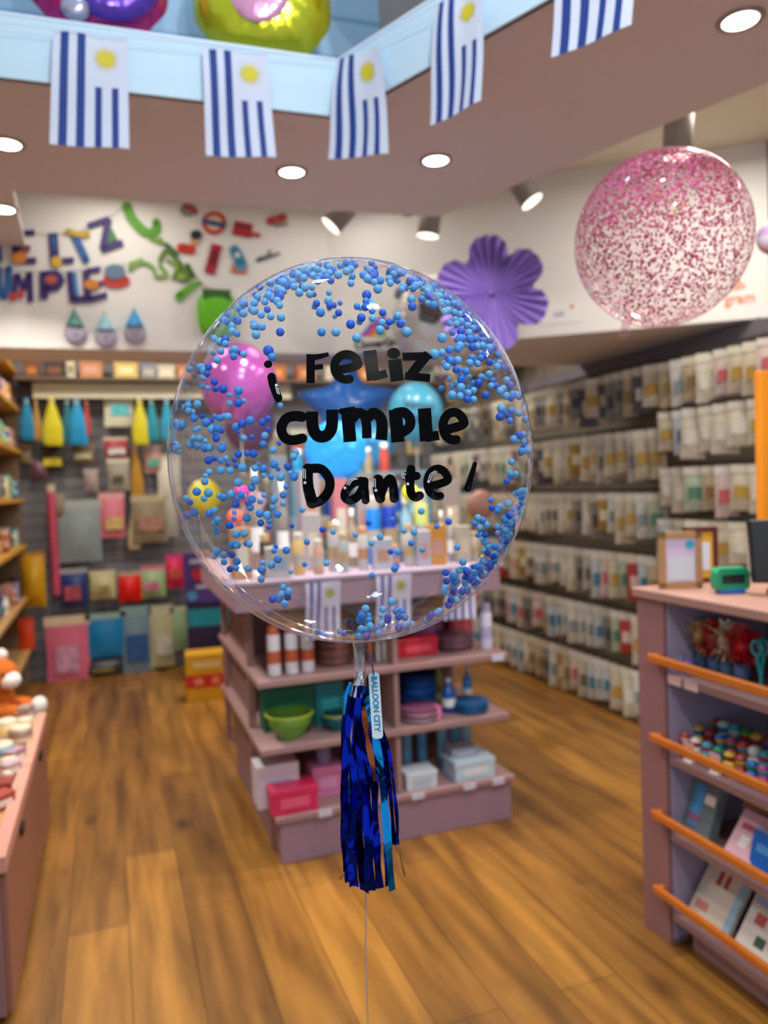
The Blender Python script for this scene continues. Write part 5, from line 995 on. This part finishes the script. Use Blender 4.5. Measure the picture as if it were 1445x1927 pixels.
cutout('red coated guard shaped paper cut-out with black hat', (1050, 320), [('red_coat', S([(985, 335), (1040, 345)], 50), '#d83828'), ('face', disc2d((1058, 300), 22), '#d89a6a'), ('black_hat', disc2d((1066, 266), 32, 26), '#23253a')])
cutout('dark red telephone box shaped paper cut-out', (1160, 390), [('box_body', S([(1180, 318), (1140, 475)], 58, 'f'), '#b01f38'), ('panes', S([(1172, 350), (1152, 430)], 28, 'f'), '#6e1c2c')])
cutout('blue and orange tower shaped paper cut-out', (1300, 400), [('orange_base', S([(1262, 450), (1345, 455)], 40, 'f'), '#d8742a'), ('blue_top', S([(1275, 345), (1300, 395), (1310, 430)], (50, 66)), '#4a94c0'), ('pale_clock', disc2d((1290, 375), 14), '#d8e4ea')])
cutout('red and grey paper cut-out above the tower one, near the tilted lamp', (1480, 180), [('card', S([(1470, 190), (1540, 170)], 44), '#c84a42'), ('grey_part', S([(1500, 215), (1560, 205)], 16), '#8a8684')])
cutout('slim dark grey aeroplane shaped paper cut-out', (1460, 380), [('body', S([(1405, 400), (1520, 365)], (22, 10)), '#3c3c42'), ('wing', S([(1450, 385), (1470, 350)], 12), '#6a6a70')])
# wall signs on the diagonal bulkhead
dd = (V((BQ[0]-BP[0], BQ[1]-BP[1], 0))).normalized(); dn = V((dd.y, -dd.x, 0)); dn = dn if dn.dot(V((0, -1, 0))) > 0 else -dn
def dg(x, y, off=.003): return onp(x, y, BP, BQ)+dn*off
sg = thing('wall_sign', 'rainbow logo sign reading CloverGroup on the white bulkhead behind the balloon top', 'sign', dg(705, 610))
s0 = V(sg.location); 
m = MB(); q = [(675, 640), (712, 592), (722, 592), (724, 640)]; m.add([dg(x, y, .002)-s0 for x, y in ((655, 588), (800, 580), (800, 655), (655, 660))], [(0, 1, 2, 3)]); m.build('sign_backing', mat('#efeeea', .6), sg)
for i, (c, w_) in enumerate((('#8a5ad0', 0), ('#e8508c', 1), ('#f08040', 2), ('#f0d22c', 3), ('#7cc870', 4))):
    m = MB(); P0 = V((725, 590+i*9, 0)); P1 = V((677+i*8, 633, 0)); P2 = V((727, 599+i*9, 0)); P3 = V((685+i*8, 634, 0)); mid = lambda a, b_: V(((a.x+b_.x)/2-5, (a.y+b_.y)/2-2, 0))
    m.add([dg(v_.x, v_.y, .004)-s0 for v_ in (P0, mid(P0, P1), P1, P3, mid(P2, P3), P2)], [tuple(range(6))]); m.build('rainbow_band', mat(c, .5), sg)
text_mesh('CloverGroup', .062, 'sign_text', mat('#2c2a2e', .5), sg, frame4(dg(722, 646, .006)-s0, dd, V((0, 0, 1))), bold=.0028)
sg2 = thing('wall_sign', 'coral lettering with small triangle on the bulkhead right of the pink balloon', 'sign', dg(1380, 560)); s0 = V(sg2.location)
text_mesh('gram', .07, 'sign_text', mat('#ee9a80', .5), sg2, frame4(dg(1392, 562, .004)-s0, dd, V((0, 0, 1))), bold=.0015)
m = MB(); m.add([dg(x, y, .004)-s0 for x, y in ((1378, 548), (1404, 540), (1388, 522))], [(0, 1, 2)]); m.build('triangle_mark', mat('#f0a890', .5), sg2)
sg3 = thing('wall_sign', 'small white sign with blue lettering and orange dot beside the purple flower', 'sign', dg(1050, 592)); s0 = V(sg3.location)
m = MB(); m.add([dg(x, y, .003)-s0 for x, y in ((1018, 572), (1092, 568), (1092, 606), (1018, 612))], [(0, 1, 2, 3)]); m.build('sign_backing', mat('#f0f0ee', .5), sg3)
text_mesh('uai', .05, 'sign_text', mat('#7a86c8', .5), sg3, frame4(dg(1052, 590, .005)-s0, dd, V((0, 0, 1)))); m = MB(); m.add([dg(1076+4*cos(k), 577+4*sin(k), .005)-s0 for k in [2*pi*j/12 for j in range(12)]], [tuple(range(12))]); m.build('orange_dot', mat('#e08a5a', .5), sg3)
# purple pleated paper flower
FP = at(925, 553, 3.4); fw_ = thing('paper_flower', 'large purple pleated paper flower hanging right of the clear balloon', 'paper flower', FP); face_cam(fw_, FP); s_ = mpp(FP)
for k, a0 in enumerate((93, 36, -22, -81, 155, -143)):
    a0 = R(a0); pe = []; vs = []; n = 12; m = MB(); Lp = 108*s_*(1 if k else 1.02)
    for i in range(n+1):
        t_ = i/n*2-1; a = a0+t_*R(32); e = Lp*(1-.46*abs(t_)**3)
        off = .012 if i % 2 else -.012
        vs += [(0, 0, 0), (cos(a)*Lp*.35, off*.5, sin(a)*Lp*.35), (cos(a)*Lp*.7, off*.9, sin(a)*Lp*.7), (cos(a)*e, off, sin(a)*e)]
    fs = []
    for i in range(n):
        for j in range(3): a, b_ = i*4+j, (i+1)*4+j; fs.append((a, a+1, b_+1, b_))
    m.add(vs, fs); o = m.build('petal', mat('#8a70c4', .7), fw_); md = o.modifiers.new('s', 'SOLIDIFY'); md.thickness = .0012
MB().ball((0, -.004, 0), .012, 12, 8).build('flower_centre', mat('#6a4aa4', .6), fw_)
tag(MB().tube([FP+V((0, .02, .0)), FP+V((0, .02, 3.05-FP.z))], .001, 5).build('hanging_thread', WHITE), 'white thread holding the purple paper flower', 'thread')
# pastel striped lantern cut by the right edge
lp = at(1452, 447, 2.6); t = thing('paper_lantern', 'pastel lilac and pink striped lantern cut by the right picture edge', 'lantern', lp); s_ = mpp(lp)*27; m = MB()
prof = [(s_*sin(pi*k/12), -s_*cos(pi*k/12)*1.15) for k in range(13)]; m.lathe(prof, n=24, mis=[[0, 1, 2][k//2 % 3] for k in range(12)]); m.build('lantern_body', [mat('#b8a0d0', .6), mat('#f0c0cc', .6), mat('#d8cce8', .6)], t)
MB().tube([(0, 0, s_*1.1), (0, 0, 3.05-lp.z)], .001, 5).build('hanging_thread', WHITE, t)
